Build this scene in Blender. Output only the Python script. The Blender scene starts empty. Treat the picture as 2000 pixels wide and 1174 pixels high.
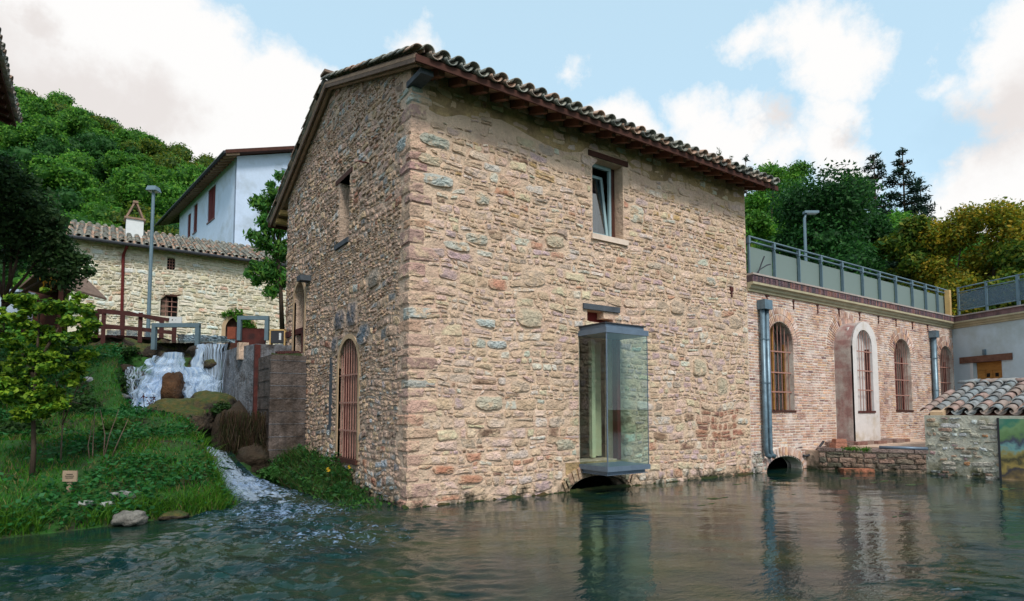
import bpy, math, random
import numpy as np
from mathutils import Vector, Matrix, noise
from mathutils.geometry import tessellate_polygon
R = math.radians
rnd = random.Random(7)
S = bpy.context.scene
COL = S.collection

# ------------------------------------------------------------------ camera
F_, PX_, PY_, CZ = 1178.0, 1000.0, 724.0, 1.7
T_ = math.atan(76 / F_); AZ = R(55.3)
hv = Vector((math.cos(AZ), math.sin(AZ), 0)); rv = Vector((math.sin(AZ), -math.cos(AZ), 0))
dv = Vector((hv.x * math.cos(T_), hv.y * math.cos(T_), math.sin(T_)))
uv_ = Vector((-hv.x * math.sin(T_), -hv.y * math.sin(T_), math.cos(T_)))
CAM = Vector((0, 0, CZ))
cam = bpy.data.cameras.new('camera'); co = bpy.data.objects.new('camera', cam); COL.objects.link(co)
m = Matrix((rv, uv_, -dv)).transposed().to_4x4(); m.translation = CAM
co.matrix_world = m
cam.sensor_width = 36; cam.lens = F_ / 2000 * 36; cam.shift_y = (PY_ - 587) / 2000
cam.clip_start = .1; cam.clip_end = 6000
S.camera = co
S.view_settings.view_transform = 'Standard'; S.view_settings.look = 'None'
S.view_settings.gamma = 1; S.view_settings.use_curve_mapping = False
S.view_settings.exposure = 0.85
S.cycles.max_bounces = 6; S.cycles.diffuse_bounces = 3; S.cycles.glossy_bounces = 3
S.cycles.transmission_bounces = 6; S.cycles.transparent_max_bounces = 10
S.cycles.caustics_reflective = False; S.cycles.caustics_refractive = False
S.cycles.sample_clamp_indirect = 4

def ray(px, py):
    return dv + rv * ((px - PX_) / F_) - uv_ * ((py - PY_) / F_)
def P(px, py, D):                      # the place seen in direction (px, py) at depth D
    return CAM + ray(px, py) * D
def on(px, py, ax, val):
    v = ray(px, py); return CAM + v * ((val - CAM[ax]) / v[ax])
def depth(p): return (Vector(p) - CAM).dot(dv)
def pix(p):
    q = Vector(p) - CAM; D = q.dot(dv); return (PX_ + F_ * q.dot(rv) / D, PY_ - F_ * q.dot(uv_) / D, D)
def aD(a, D):                          # lateral offset a, forward distance D -> world x, y
    return rv.x * a + hv.x * D, rv.y * a + hv.y * D

# ------------------------------------------------------------------ sun and sky
SUN_EL, SUN_AZV = 50, Vector((-.28, -1, 0)).normalized()
sd = bpy.data.lights.new('sun', 'SUN'); sd.energy = 1.5; sd.angle = R(14); sd.color = (1, .94, .85)
so = bpy.data.objects.new('sun', sd); COL.objects.link(so)
sv = Vector((SUN_AZV.x * math.cos(R(SUN_EL)), SUN_AZV.y * math.cos(R(SUN_EL)), math.sin(R(SUN_EL))))
so.rotation_euler = (-sv).to_track_quat('-Z', 'Y').to_euler()
so.location = (0, -5, 30)
W = bpy.data.worlds.new('World'); S.world = W; W.use_nodes = True
nt = W.node_tree; N = nt.nodes; L = nt.links; N.clear()
def wn(t, **k):
    n = N.new(t)
    for a, b in k.items(): setattr(n, a, b)
    return n
def wmath(op, a, b=None, c=None, clamp=False):
    n = wn('ShaderNodeMath', operation=op); n.use_clamp = clamp
    for i, x in enumerate((a, b, c)):
        if x is None: continue
        if isinstance(x, (int, float)): n.inputs[i].default_value = x
        else: L.new(x, n.inputs[i])
    return n.outputs[0]
tc = wn('ShaderNodeTexCoord')
sky = wn('ShaderNodeTexSky', sky_type='NISHITA'); sky.sun_disc = False
sky.sun_elevation = R(SUN_EL); sky.sun_rotation = math.atan2(SUN_AZV.x, SUN_AZV.y)
sky.air_density = 1.1; sky.dust_density = 1.6; sky.ozone_density = 1.0
SKYK = .12
nz = wn('ShaderNodeTexNoise'); nz.inputs['Scale'].default_value = 5.5; nz.inputs['Detail'].default_value = 12; nz.inputs['Roughness'].default_value = .66
L.new(tc.outputs['Generated'], nz.inputs['Vector'])
nsub = wn('ShaderNodeVectorMath', operation='SUBTRACT'); L.new(nz.outputs['Color'], nsub.inputs[0]); nsub.inputs[1].default_value = (.5, .5, .5)
nsc = wn('ShaderNodeVectorMath', operation='SCALE'); L.new(nsub.outputs[0], nsc.inputs[0]); nsc.inputs['Scale'].default_value = .20
wd = wn('ShaderNodeVectorMath', operation='ADD'); L.new(tc.outputs['Generated'], wd.inputs[0]); L.new(nsc.outputs[0], wd.inputs[1])
# clouds of this evening: (direction as seen, angular radius, weight)
CL = [((90, 110), .17), ((250, 170), .17), ((40, 270), .14), ((330, 250), .11), ((-150, 150), .25), ((390, 330), .10), ((180, 40), .06),
      ((560, 210), .095), ((610, 300), .13), ((500, 290), .09), ((475, 70), .018), ((505, 92), .014), ((400, 0), .02),
      ((830, 78), .045), ((1095, 150), .026), ((1120, 158), .016), ((1480, 75), .04), ((1560, 85), .055), ((1620, 120), .065), ((1690, 100), .045), ((1650, 160), .045),
      ((1380, 235), .05), ((1440, 225), .035), ((1490, 250), .04), ((1620, 220), .05), ((1670, 235), .035), ((1400, 300), .075), ((1500, 310), .05), ((1600, 290), .06), ((1650, 330), .06), ((1985, 30), .045), ((1960, 90), .035), ((2010, 70), .06), ((1850, 120), .025),
      ((1940, 380), .085), ((2060, 400), .12), ((1200, 330), .1), ((2150, 60), .14)]
dens = None
for (c, r) in CL:
    d = ray(*c).normalized()
    dn = wn('ShaderNodeVectorMath', operation='DISTANCE'); L.new(wd.outputs[0], dn.inputs[0]); dn.inputs[1].default_value = d
    v = wmath('MULTIPLY_ADD', dn.outputs['Value'], -1.0, r)
    dens = v if dens is None else wmath('MAXIMUM', dens, v)
nb = wn('ShaderNodeTexNoise'); nb.inputs['Scale'].default_value = 2.6; nb.inputs['Detail'].default_value = 8
L.new(tc.outputs['Generated'], nb.inputs['Vector'])
away = wn('ShaderNodeVectorMath', operation='DOT_PRODUCT'); L.new(tc.outputs['Generated'], away.inputs[0]); away.inputs[1].default_value = hv
aw = wmath('MULTIPLY_ADD', away.outputs['Value'], -1.4, .62, clamp=True)
far = wmath('MULTIPLY', wmath('SUBTRACT', nb.outputs['Fac'], .5), wmath('MULTIPLY', aw, .5))
dens = wmath('MAXIMUM', dens, far)
mask = wn('ShaderNodeMapRange'); mask.interpolation_type = 'SMOOTHSTEP'; L.new(dens, mask.inputs[0])
mask.inputs[1].default_value = -.012; mask.inputs[2].default_value = .036
nc = wn('ShaderNodeTexNoise'); nc.inputs['Scale'].default_value = 4.2; nc.inputs['Detail'].default_value = 5; nc.inputs['Distortion'].default_value = .4
mp = wn('ShaderNodeMapping'); mp.inputs['Location'].default_value = (.35, .1, .62); mp.inputs['Scale'].default_value = (1, 1, 2.2)
L.new(tc.outputs['Generated'], mp.inputs[0]); L.new(mp.outputs[0], nc.inputs['Vector'])
# the two grey cloud bases
gd = None
for (c, r) in [((310, 235), .06), ((240, 215), .06), ((170, 195), .06), ((90, 180), .06), ((20, 190), .07), ((30, 50), .04), ((1960, 225), .07), ((1890, 240), .05), ((1500, 245), .035), ((1660, 275), .03), ((-120, 150), .12)]:
    d = ray(*c).normalized()
    dn = wn('ShaderNodeVectorMath', operation='DISTANCE'); L.new(wd.outputs[0], dn.inputs[0]); dn.inputs[1].default_value = d
    v = wmath('MULTIPLY_ADD', dn.outputs['Value'], -1.0 / r, 1.0)
    gd = v if gd is None else wmath('MAXIMUM', gd, v)
gm = wn('ShaderNodeMapRange'); gm.interpolation_type = 'SMOOTHSTEP'; L.new(gd, gm.inputs[0])
gm.inputs[1].default_value = -.25; gm.inputs[2].default_value = .7; gm.inputs[3].default_value = 0; gm.inputs[4].default_value = 1
gn = wn('ShaderNodeMapRange'); L.new(nc.outputs['Fac'], gn.inputs[0]); gn.inputs[1].default_value = .5; gn.inputs[2].default_value = .75; gn.inputs[4].default_value = .35
gsum = wmath('ADD', gm.outputs[0], wmath('MULTIPLY', gn.outputs[0], aw), clamp=True)
cc = wn('ShaderNodeMix', data_type='RGBA'); L.new(gsum, cc.inputs['Factor'])
cc.inputs['A'].default_value = (.555, .55, .545, 1); cc.inputs['B'].default_value = (.46, .435, .425, 1)
sk = wn('ShaderNodeVectorMath', operation='SCALE'); L.new(sky.outputs[0], sk.inputs[0]); sk.inputs['Scale'].default_value = SKYK
skm = wn('ShaderNodeMix', data_type='RGBA'); skm.inputs['Factor'].default_value = .62
L.new(sk.outputs[0], skm.inputs['A']); skm.inputs['B'].default_value = (.31, .50, .59, 1)   # thin high veil
mx = wn('ShaderNodeMix', data_type='RGBA'); L.new(mask.outputs[0], mx.inputs['Factor'])
L.new(skm.outputs['Result'], mx.inputs['A']); L.new(cc.outputs['Result'], mx.inputs['B'])
bg = wn('ShaderNodeBackground'); L.new(mx.outputs['Result'], bg.inputs[0]); bg.inputs[1].default_value = 1.0
wo = wn('ShaderNodeOutputWorld'); L.new(bg.outputs[0], wo.inputs[0])

# ------------------------------------------------------------------ materials
def srgb(r, g, b, k=1.0):
    f = lambda c: ((c / 255 + .055) / 1.055) ** 2.4 if c > 10 else c / 255 / 12.92
    return (f(r) * k, f(g) * k, f(b) * k)
MATS = {}
def mat(name, base=(.5, .5, .5), attr=False, var=.25, vs=5, rough=.85, bump=.4, bs=40, bd=.01, second=None, s_sc=2.5, s_lo=.5, s_hi=.65,
        streak=0, wet=None, wetc=(.03, .04, .015), metal=0, trans=None, spec=.3, stretch=(1, 1, 1), bs2=None, transl=0):
    mt = bpy.data.materials.new(name); mt.use_nodes = True
    n = mt.node_tree.nodes; l = mt.node_tree.links
    bs_ = n['Principled BSDF']
    geo = n.new('ShaderNodeNewGeometry')
    mpn = n.new('ShaderNodeMapping'); mpn.inputs['Scale'].default_value = stretch; l.new(geo.outputs['Position'], mpn.inputs[0])
    pos = mpn.outputs[0]
    def nz(sc, det=6, r=.6, vec=None):
        x = n.new('ShaderNodeTexNoise'); x.inputs['Scale'].default_value = sc; x.inputs['Detail'].default_value = det
        x.inputs['Roughness'].default_value = r; l.new(vec or pos, x.inputs['Vector']); return x.outputs['Fac']
    def mr(v, a, b, c, d):
        x = n.new('ShaderNodeMapRange'); l.new(v, x.inputs[0])
        for i, q in zip((1, 2, 3, 4), (a, b, c, d)): x.inputs[i].default_value = q
        return x.outputs[0]
    def mix(f, a, b, bt='MIX'):
        x = n.new('ShaderNodeMix'); x.data_type = 'RGBA'; x.blend_type = bt
        for s, q in (('Factor', f), ('A', a), ('B', b)):
            if isinstance(q, (int, float)): x.inputs[s].default_value = q
            elif isinstance(q, tuple): x.inputs[s].default_value = q[:3] + (1,)
            else: l.new(q, x.inputs[s])
        return x.outputs['Result']
    if attr:
        at = n.new('ShaderNodeAttribute'); at.attribute_name = 'col'; c = at.outputs['Color']
    else: c = tuple(base)
    if second: c = mix(mr(nz(s_sc, 5, .62), s_lo, s_hi, 0, 1), c, tuple(second))
    if var:
        g = mr(nz(vs), .28, .72, 1 - var, 1 + var)
        cb = n.new('ShaderNodeCombineColor')
        for i in range(3): l.new(g, cb.inputs[i])
        c = mix(1.0, c, cb.outputs[0], 'MULTIPLY')
        g = mr(nz(vs * 9, 4), .3, .7, 1 - var * .6, 1 + var * .6)
        cb = n.new('ShaderNodeCombineColor')
        for i in range(3): l.new(g, cb.inputs[i])
        c = mix(1.0, c, cb.outputs[0], 'MULTIPLY')
    if streak:
        m2 = n.new('ShaderNodeMapping'); m2.inputs['Scale'].default_value = (9, 9, .7); l.new(geo.outputs['Position'], m2.inputs[0])
        c = mix(mr(nz(1, 5, .6, m2.outputs[0]), .48, .72, 0, streak), c, (.035, .03, .028))
    if wet is not None:
        sx = n.new('ShaderNodeSeparateXYZ'); l.new(geo.outputs['Position'], sx.inputs[0])
        ad = n.new('ShaderNodeMath'); ad.operation = 'ADD'; l.new(sx.outputs[2], ad.inputs[0]); l.new(mr(nz(4, 6), .3, .7, -.3, .3), ad.inputs[1])
        c = mix(mr(ad.outputs[0], wet, wet * .1 - .1, 0, .93), c, wetc)
    if isinstance(c, tuple): bs_.inputs['Base Color'].default_value = c + (1,)
    else: l.new(c, bs_.inputs['Base Color'])
    bs_.inputs['Roughness'].default_value = rough; bs_.inputs['Metallic'].default_value = metal
    bs_.inputs['Specular IOR Level'].default_value = spec
    if bump:
        v = nz(bs, 8, .65)
        if bs2:
            ad = n.new('ShaderNodeMath'); ad.operation = 'MULTIPLY_ADD'; l.new(nz(bs2, 5), ad.inputs[0]); ad.inputs[1].default_value = 2.5; l.new(v, ad.inputs[2]); v = ad.outputs[0]
        bp = n.new('ShaderNodeBump'); bp.inputs['Strength'].default_value = bump; bp.inputs['Distance'].default_value = bd
        l.new(v, bp.inputs['Height']); l.new(bp.outputs[0], bs_.inputs['Normal'])
    if transl:
        tr = n.new('ShaderNodeBsdfTranslucent'); ms = n.new('ShaderNodeMixShader'); ms.inputs[0].default_value = transl
        if isinstance(c, tuple): tr.inputs[0].default_value = c + (1,)
        else: l.new(c, tr.inputs[0])
        l.new(bs_.outputs[0], ms.inputs[1]); l.new(tr.outputs[0], ms.inputs[2])
        l.new(ms.outputs[0], n['Material Output'].inputs['Surface'])
    MATS[name] = mt
    return mt
M = MATS
mat('stone', attr=True, var=.22, vs=7, bump=1, bs=28, bd=.03, bs2=9, wet=.22, wetc=(.035, .033, .018))
mat('stone_front', attr=True, var=.17, vs=9, bump=1, bs=24, bd=.04, bs2=8, wet=.16, wetc=(.05, .045, .028), second=srgb(214, 186, 158), s_sc=5, s_lo=.49, s_hi=.64)
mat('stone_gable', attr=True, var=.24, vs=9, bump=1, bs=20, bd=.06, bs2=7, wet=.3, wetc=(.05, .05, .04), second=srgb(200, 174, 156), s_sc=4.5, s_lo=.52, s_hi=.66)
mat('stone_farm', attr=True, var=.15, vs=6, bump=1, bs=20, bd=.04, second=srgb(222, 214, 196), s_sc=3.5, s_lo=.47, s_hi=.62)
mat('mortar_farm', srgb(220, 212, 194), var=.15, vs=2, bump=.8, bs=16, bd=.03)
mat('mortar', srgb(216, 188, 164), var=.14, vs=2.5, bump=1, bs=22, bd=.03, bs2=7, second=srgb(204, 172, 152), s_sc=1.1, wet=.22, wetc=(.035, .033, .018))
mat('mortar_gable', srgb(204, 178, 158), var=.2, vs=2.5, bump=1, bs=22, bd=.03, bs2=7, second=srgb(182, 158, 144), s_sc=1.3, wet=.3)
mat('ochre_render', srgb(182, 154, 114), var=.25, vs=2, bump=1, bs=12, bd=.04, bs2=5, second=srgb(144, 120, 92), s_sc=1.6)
mat('arch_render', srgb(186, 158, 128), var=.15, vs=3, bump=.6, bs=16, bd=.01)
mat('brick', attr=True, var=.22, vs=8, bump=.7, bs=35, bd=.008, second=srgb(220, 202, 196), s_sc=2.6, s_lo=.46, s_hi=.74)
mat('brick_mortar', srgb(224, 212, 200), var=.15, vs=3, bump=.6, bs=40, bd=.008, second=srgb(178, 150, 138), s_sc=1.2)
mat('tile', attr=True, var=.35, vs=6, bump=.6, bs=40, bd=.008, second=srgb(84, 86, 78), s_sc=3.5, s_lo=.54, s_hi=.70, rough=.8)
mat('wood_dark', srgb(74, 44, 36), var=.3, vs=6, bump=.5, bs=20, bd=.006, stretch=(1, 1, 1))
mat('wood_soffit', srgb(172, 142, 120), var=.25, vs=4, bump=.3)
mat('wood_grey', srgb(120, 100, 88), var=.3, vs=5, bump=.5)
mat('wood_door', srgb(168, 120, 62), var=.25, vs=3, bump=.3, stretch=(1, 1, 6))
mat('wood_post', srgb(196, 162, 108), var=.15, vs=5, bump=.2)
mat('wood_bridge', srgb(74, 42, 40), var=.3, vs=6, bump=.4)
mat('rust', srgb(84, 42, 38), var=.35, vs=8, bump=.4, bs=60, bd=.004, second=srgb(52, 32, 32), s_sc=4)
mat('rafter_wood', srgb(112, 76, 60), var=.3, vs=5, bump=.4)
mat('rust_light', srgb(168, 124, 112), var=.2, vs=8, bump=.2)
mat('steel_blue', srgb(100, 122, 134), var=.12, vs=5, bump=.1, rough=.5, metal=.2, spec=.5)
mat('zinc', srgb(104, 126, 140), var=.32, vs=5, bump=.1, rough=.42, metal=.45, spec=.5, streak=.12)
mat('bay_steel', srgb(108, 124, 142), var=.12, vs=4, bump=.08, rough=.45, metal=.3, streak=.1)
mat('bay_top', srgb(52, 54, 60), var=.15, bump=.2, rough=.5)
mat('slate', srgb(78, 84, 92), var=.25, bump=.5)
mat('dark_red_wood', srgb(96, 34, 34), var=.2, bump=.2)
mat('frame_teal', srgb(150, 176, 182), var=.05, bump=0, rough=.4)
mat('sill', srgb(226, 206, 190), var=.08, bump=.2, second=srgb(196, 176, 160))
mat('curtain', srgb(96, 88, 98), var=.1, bump=.2, bs=8, bd=.02)
mat('curtain_pale', srgb(225, 190, 190), var=.06, bump=.1)
mat('interior', srgb(120, 138, 134), var=.1, bump=0)
mat('interior_pale', srgb(200, 196, 160), var=.06, bump=0)
mat('render_white', srgb(190, 205, 214), var=.05, vs=1, bump=.15, bs=30, second=srgb(172, 184, 186), s_sc=.6)
mat('render_house', srgb(196, 212, 236), var=.06, vs=.7, bump=.2, second=srgb(178, 192, 210), s_sc=.5)
mat('render_niche', srgb(214, 208, 206), var=.08, bump=.2, second=srgb(188, 172, 150), s_sc=1.5, s_lo=.55, s_hi=.75)
mat('niche_side', srgb(150, 116, 112), var=.22, vs=2.5, bump=.4, second=srgb(176, 166, 160), s_sc=1.6, s_lo=.40, s_hi=.56, streak=.2)
mat('cornice', srgb(176, 166, 138), var=.14, vs=3, bump=.3, streak=.12)
mat('coping', srgb(120, 92, 92), var=.25, vs=4, bump=.5, second=srgb(88, 74, 78), s_sc=3, streak=.4)
mat('coping_top', srgb(168, 156, 150), var=.2, bump=.3)
mat('concrete_dark', srgb(122, 126, 134), var=.35, vs=3, bump=1, bs=14, bd=.03, second=srgb(84, 80, 80), s_sc=1.6, streak=.7, bs2=4)
mat('concrete_brown', srgb(98, 88, 84), var=.35, vs=3, bump=1, bs=14, bd=.03, second=srgb(70, 60, 54), s_sc=1.6, streak=.7, bs2=4, wet=.5)
mat('asphalt', (.09, .09, .095), var=.15, bump=.3)
mat('ground', (.07, .085, .03), var=.3, vs=.6, bump=.6, bs=6, bd=.05, second=(.04, .035, .02), s_sc=.5)
mat('bank', (.022, .085, .012), var=.35, vs=2, bump=1, bs=10, bd=.06, second=(.035, .03, .016), s_sc=1.2, wet=.12, wetc=(.02, .018, .01))
mat('hill', (.02, .065, .012), var=.3, vs=.1, bump=0)
mat('leaf', attr=True, var=.12, vs=.8, bump=0, rough=.6, transl=.42, spec=.25)
mat('bark', srgb(70, 58, 48), var=.3, vs=8, bump=.8, bs=30, bd=.01)
mat('rock', attr=True, var=.35, vs=3, bump=1, bs=9, bd=.05, bs2=3, second=(.03, .025, .018), s_sc=2, s_lo=.5, s_hi=.7)
mat('moss', (.028, .040, .008), var=.4, vs=4, bump=1, bs=40, bd=.03, second=(.06, .04, .015), s_sc=2, s_lo=.52, s_hi=.66)
mat('algae', (.035, .06, .012), var=.4, vs=3, bump=1, bs=30, bd=.01, rough=.5)
mat('sign_wood', srgb(150, 130, 110), var=.15, bump=.3)
mat('ink', srgb(40, 36, 34), var=0, bump=0)
mat('white_paint', srgb(210, 214, 216), var=.06, bump=0)
mat('black', (.01, .01, .01), var=0, bump=0)
mat('red_brick_plain', srgb(132, 72, 54), var=.25, bump=.4)
mat('yellow', (.7, .42, .02), var=.1, bump=0)
mat('brick_slab', srgb(140, 116, 100), var=.3, bump=.6)

def glass(name, tint, rough=0.0, alpha=.85):
    mt = bpy.data.materials.new(name); mt.use_nodes = True; n = mt.node_tree.nodes; l = mt.node_tree.links
    n.clear(); o = n.new('ShaderNodeOutputMaterial'); t = n.new('ShaderNodeBsdfTransparent'); t.inputs[0].default_value = tint + (1,)
    g = n.new('ShaderNodeBsdfGlossy'); g.inputs['Roughness'].default_value = rough; g.inputs[0].default_value = (.9, .95, .95, 1)
    lw = n.new('ShaderNodeLayerWeight'); lw.inputs[0].default_value = .5      # Schlick on both sides of the pane
    pw = n.new('ShaderNodeMath'); pw.operation = 'POWER'; l.new(lw.outputs['Facing'], pw.inputs[0]); pw.inputs[1].default_value = 4
    ad = n.new('ShaderNodeMath'); ad.operation = 'MULTIPLY_ADD'; ad.inputs[1].default_value = .8; ad.inputs[2].default_value = 1 - alpha; ad.use_clamp = True
    l.new(pw.outputs[0], ad.inputs[0])
    x = n.new('ShaderNodeMixShader'); l.new(ad.outputs[0], x.inputs[0]); l.new(t.outputs[0], x.inputs[1]); l.new(g.outputs[0], x.inputs[2])
    l.new(x.outputs[0], o.inputs[0]); M[name] = mt; return mt
glass('glass_bay', (.86, .935, .925), alpha=.95)
glass('glass_window', (.72, .76, .8), alpha=.86)
def mesh_screen(name, colr, cover):
    mt = bpy.data.materials.new(name); mt.use_nodes = True; n = mt.node_tree.nodes; l = mt.node_tree.links
    b = n['Principled BSDF']; b.inputs['Base Color'].default_value = colr + (1,); b.inputs['Roughness'].default_value = .6
    t = n.new('ShaderNodeBsdfTransparent'); x = n.new('ShaderNodeMixShader'); x.inputs[0].default_value = cover
    l.new(t.outputs[0], x.inputs[1]); l.new(b.outputs[0], x.inputs[2]); l.new(x.outputs[0], n['Material Output'].inputs[0]); M[name] = mt
mesh_screen('screen', srgb(122, 138, 134), .86)
mesh_screen('screen_thin', srgb(96, 116, 130), .55)

# ------------------------------------------------------------------ object helpers
WORLD_INV = {}
def link(o, parent=None):
    COL.objects.link(o)
    if parent is not None:
        o.parent = parent
        o.matrix_parent_inverse = WORLD_INV.get(parent.name, Matrix.Identity(4))
    return o
def thing(name, label, cat, loc=(0, 0, 0), group=None):
    o = bpy.data.objects.new(name, None); o.empty_display_size = .3; COL.objects.link(o); o.location = loc
    o['label'] = label; o['category'] = cat
    if group: o['group'] = group
    WORLD_INV[o.name] = Matrix.Translation(-Vector(loc))
    return o
def tag(o, label=None, cat=None, group=None, kind=None):
    for k, v in (('label', label), ('category', cat), ('group', group), ('kind', kind)):
        if v: o[k] = v
    return o
def fast_mesh(name, V, Fc, cols=None, smooth=False):
    """V (n,3), Fc list of index tuples or (m,k) array"""
    me = bpy.data.meshes.new(name)
    V = np.asarray(V, dtype=np.float32)
    me.vertices.add(len(V)); me.vertices.foreach_set('co', V.ravel())
    if isinstance(Fc, np.ndarray):
        m_, k = Fc.shape; flat = Fc.ravel().astype(np.int32); st = np.arange(0, m_ * k, k, dtype=np.int32)
    else:
        flat = np.fromiter((i for f in Fc for i in f), dtype=np.int32)
        ln = np.fromiter((len(f) for f in Fc), dtype=np.int32); st = np.concatenate(([0], np.cumsum(ln)[:-1])).astype(np.int32); m_ = len(Fc)
    me.loops.add(len(flat)); me.loops.foreach_set('vertex_index', flat)
    me.polygons.add(m_); me.polygons.foreach_set('loop_start', st)
    me.polygons.foreach_set('use_smooth', np.full(m_, smooth, dtype=bool))
    if cols is not None:
        a = me.color_attributes.new('col', 'FLOAT_COLOR', 'POINT')
        c = np.ones((len(V), 4), dtype=np.float32); c[:, :3] = cols; a.data.foreach_set('color', c.ravel())
    me.update(calc_edges=True); me.validate()
    return me
class MB:
    def __init__(s): s.v = []; s.f = []; s.c = []
    def add(s, vs, fs, col=(.5, .5, .5)):
        b = len(s.v); s.v += [tuple(x) for x in vs]; s.f += [tuple(i + b for i in f) for f in fs]; s.c += list(col) if isinstance(col, list) else [tuple(col)] * len(vs); return s
    def box(s, c, h, ax=None, col=(.5, .5, .5), taper=1):
        """centre, half sizes, axes"""
        ax = ax or (Vector((1, 0, 0)), Vector((0, 1, 0)), Vector((0, 0, 1))); c = Vector(c)
        vs = []
        for k in (-1, 1):
            t = taper if k == 1 else 1
            for i, j in ((-1, -1), (1, -1), (1, 1), (-1, 1)):
                vs.append(c + ax[0] * (i * h[0] * t) + ax[1] * (j * h[1] * t) + ax[2] * (k * h[2]))
        return s.add(vs, [(3, 2, 1, 0), (4, 5, 6, 7), (0, 1, 5, 4), (1, 2, 6, 5), (2, 3, 7, 6), (3, 0, 4, 7)], col)
    def bar(s, a, b, w, d=None, up=(0, 0, 1), col=(.5, .5, .5)):
        a, b = Vector(a), Vector(b); d = d or w; z = (b - a).normalized(); up = Vector(up)
        if abs(z.dot(up)) > .98: up = Vector((0, -1, 0))
        x = z.cross(up).normalized(); y = x.cross(z)
        return s.box((a + b) / 2, (w / 2, d / 2, (b - a).length / 2), (x, y, z), col)
    def tube(s, pts, rad, n=8, col=(.5, .5, .5), cap=True):
        pts = [Vector(p) for p in pts]; k = len(pts); rad = rad if isinstance(rad, (list, tuple)) else [rad] * k
        b = len(s.v); ref = Vector((0.31, .2, 1)).normalized()
        for i, p in enumerate(pts):
            d = (pts[min(i + 1, k - 1)] - pts[max(i - 1, 0)]).normalized()
            x = d.cross(ref); 
            if x.length < .05: x = d.cross(Vector((1, 0, 0)))
            x.normalize(); y = d.cross(x)
            for j in range(n):
                t = 2 * math.pi * j / n; s.v.append(tuple(p + (x * math.cos(t) + y * math.sin(t)) * rad[i])); s.c.append(tuple(col))
        for i in range(k - 1):
            for j in range(n):
                s.f.append((b + i * n + j, b + i * n + (j + 1) % n, b + (i + 1) * n + (j + 1) % n, b + (i + 1) * n + j))
        if cap: s.f.append(tuple(b + j for j in reversed(range(n)))); s.f.append(tuple(b + (k - 1) * n + j for j in range(n)))
        return s
    def prism(s, poly, vec, col=(.5, .5, .5)):
        n = len(poly); vec = Vector(vec); vs = [Vector(p) for p in poly] + [Vector(p) + vec for p in poly]
        return s.add(vs, [tuple(range(n))[::-1], tuple(range(n, 2 * n))] + [(i, (i + 1) % n, n + (i + 1) % n, n + i) for i in range(n)], col)
    def build(s, name, m_, parent=None, smooth=False):
        o = bpy.data.objects.new(name, fast_mesh(name, s.v, s.f, np.array(s.c, dtype=np.float32).reshape(-1, 3), smooth))
        o.data.materials.append(M[m_]); return link(o, parent)
def obj(name, me, m_, parent=None):
    if not me.materials: me.materials.append(M[m_])
    return link(bpy.data.objects.new(name, me), parent)
class Fr:
    """a wall's own frame: origin, along, up, outward"""
    def __init__(s, o, u, v, n): s.o, s.u, s.v, s.n = Vector(o), Vector(u), Vector(v), Vector(n)
    def p(s, a, b, c=0): return s.o + s.u * a + s.v * b + s.n * c
    def hit(s, px, py, c=0):
        r = ray(px, py); q = s.o + s.n * c; t = (q - CAM).dot(s.n) / r.dot(s.n); w = CAM + r * t - s.o
        return w.dot(s.u), w.dot(s.v)
    def box(s, mb, a0, a1, b0, b1, c0, c1, col=(.5, .5, .5)):
        return mb.box(s.p((a0 + a1) / 2, (b0 + b1) / 2, (c0 + c1) / 2), (abs(a1 - a0) / 2, abs(b1 - b0) / 2, abs(c1 - c0) / 2), (s.u, s.v, s.n), col)
class Rect:
    def __init__(s, a0, b0, a1, b1): s.a0, s.b0, s.a1, s.b1 = a0, b0, a1, b1
    def loop(s): return [(s.a0, s.b0), (s.a1, s.b0), (s.a1, s.b1), (s.a0, s.b1)]
    def inside(s, a, b, g=0): return s.a0 - g < a < s.a1 + g and s.b0 - g < b < s.b1 + g
    def push(s, a, b, g=.02):
        d = [(a - s.a0 + g, (s.a0 - g, b)), (s.a1 + g - a, (s.a1 + g, b)), (b - s.b0 + g, (a, s.b0 - g)), (s.b1 + g - b, (a, s.b1 + g))]
        return min(d)[1]
class Arch:
    """rect with a round head: centre a, radius r, bottom b0, springing bs, rise factor k"""
    def __init__(s, a, r, b0, bs, k=1.0): s.a, s.r, s.b0, s.bs, s.k = a, r, b0, bs, k
    def loop(s, g=0, n=14, sill=True):
        r = s.r + g
        pts = [(s.a - r, s.b0 - (g if sill else 0)), (s.a + r, s.b0 - (g if sill else 0))]
        for i in range(n + 1):
            t = math.pi * i / n; pts.append((s.a + r * math.cos(t), s.bs + (s.r * s.k + g) * math.sin(t)))
        return pts
    def inside(s, a, b, g=0):
        if b < s.b0 - g: return False
        if b < s.bs: return abs(a - s.a) < s.r + g
        return ((a - s.a) / (s.r + g)) ** 2 + ((b - s.bs) / (s.r * s.k + g)) ** 2 < 1
    def push(s, a, b, g=.02):
        if b < s.bs:
            d = [(a - s.a + s.r + g, (s.a - s.r - g, b)), (s.a + s.r + g - a, (s.a + s.r + g, b)), (b - s.b0 + g, (a, s.b0 - g))]
            return min(d)[1]
        t = math.atan2((b - s.bs) / (s.r * s.k), (a - s.a) / s.r)
        return s.a + (s.r + g) * math.cos(t), s.bs + (s.r * s.k + g) * math.sin(t)
class Ell:
    def __init__(s, a, b, ra, rb): s.a, s.b, s.ra, s.rb = a, b, ra, rb
    def inside(s, a, b, g=0): return ((a - s.a) / (s.ra + g)) ** 2 + ((b - s.b) / (s.rb + g)) ** 2 < 1
    def push(s, a, b, g=.02):
        t = math.atan2((b - s.b) / s.rb, (a - s.a) / s.ra); return s.a + (s.ra + g) * math.cos(t), s.b + (s.rb + g) * math.sin(t)
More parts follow.
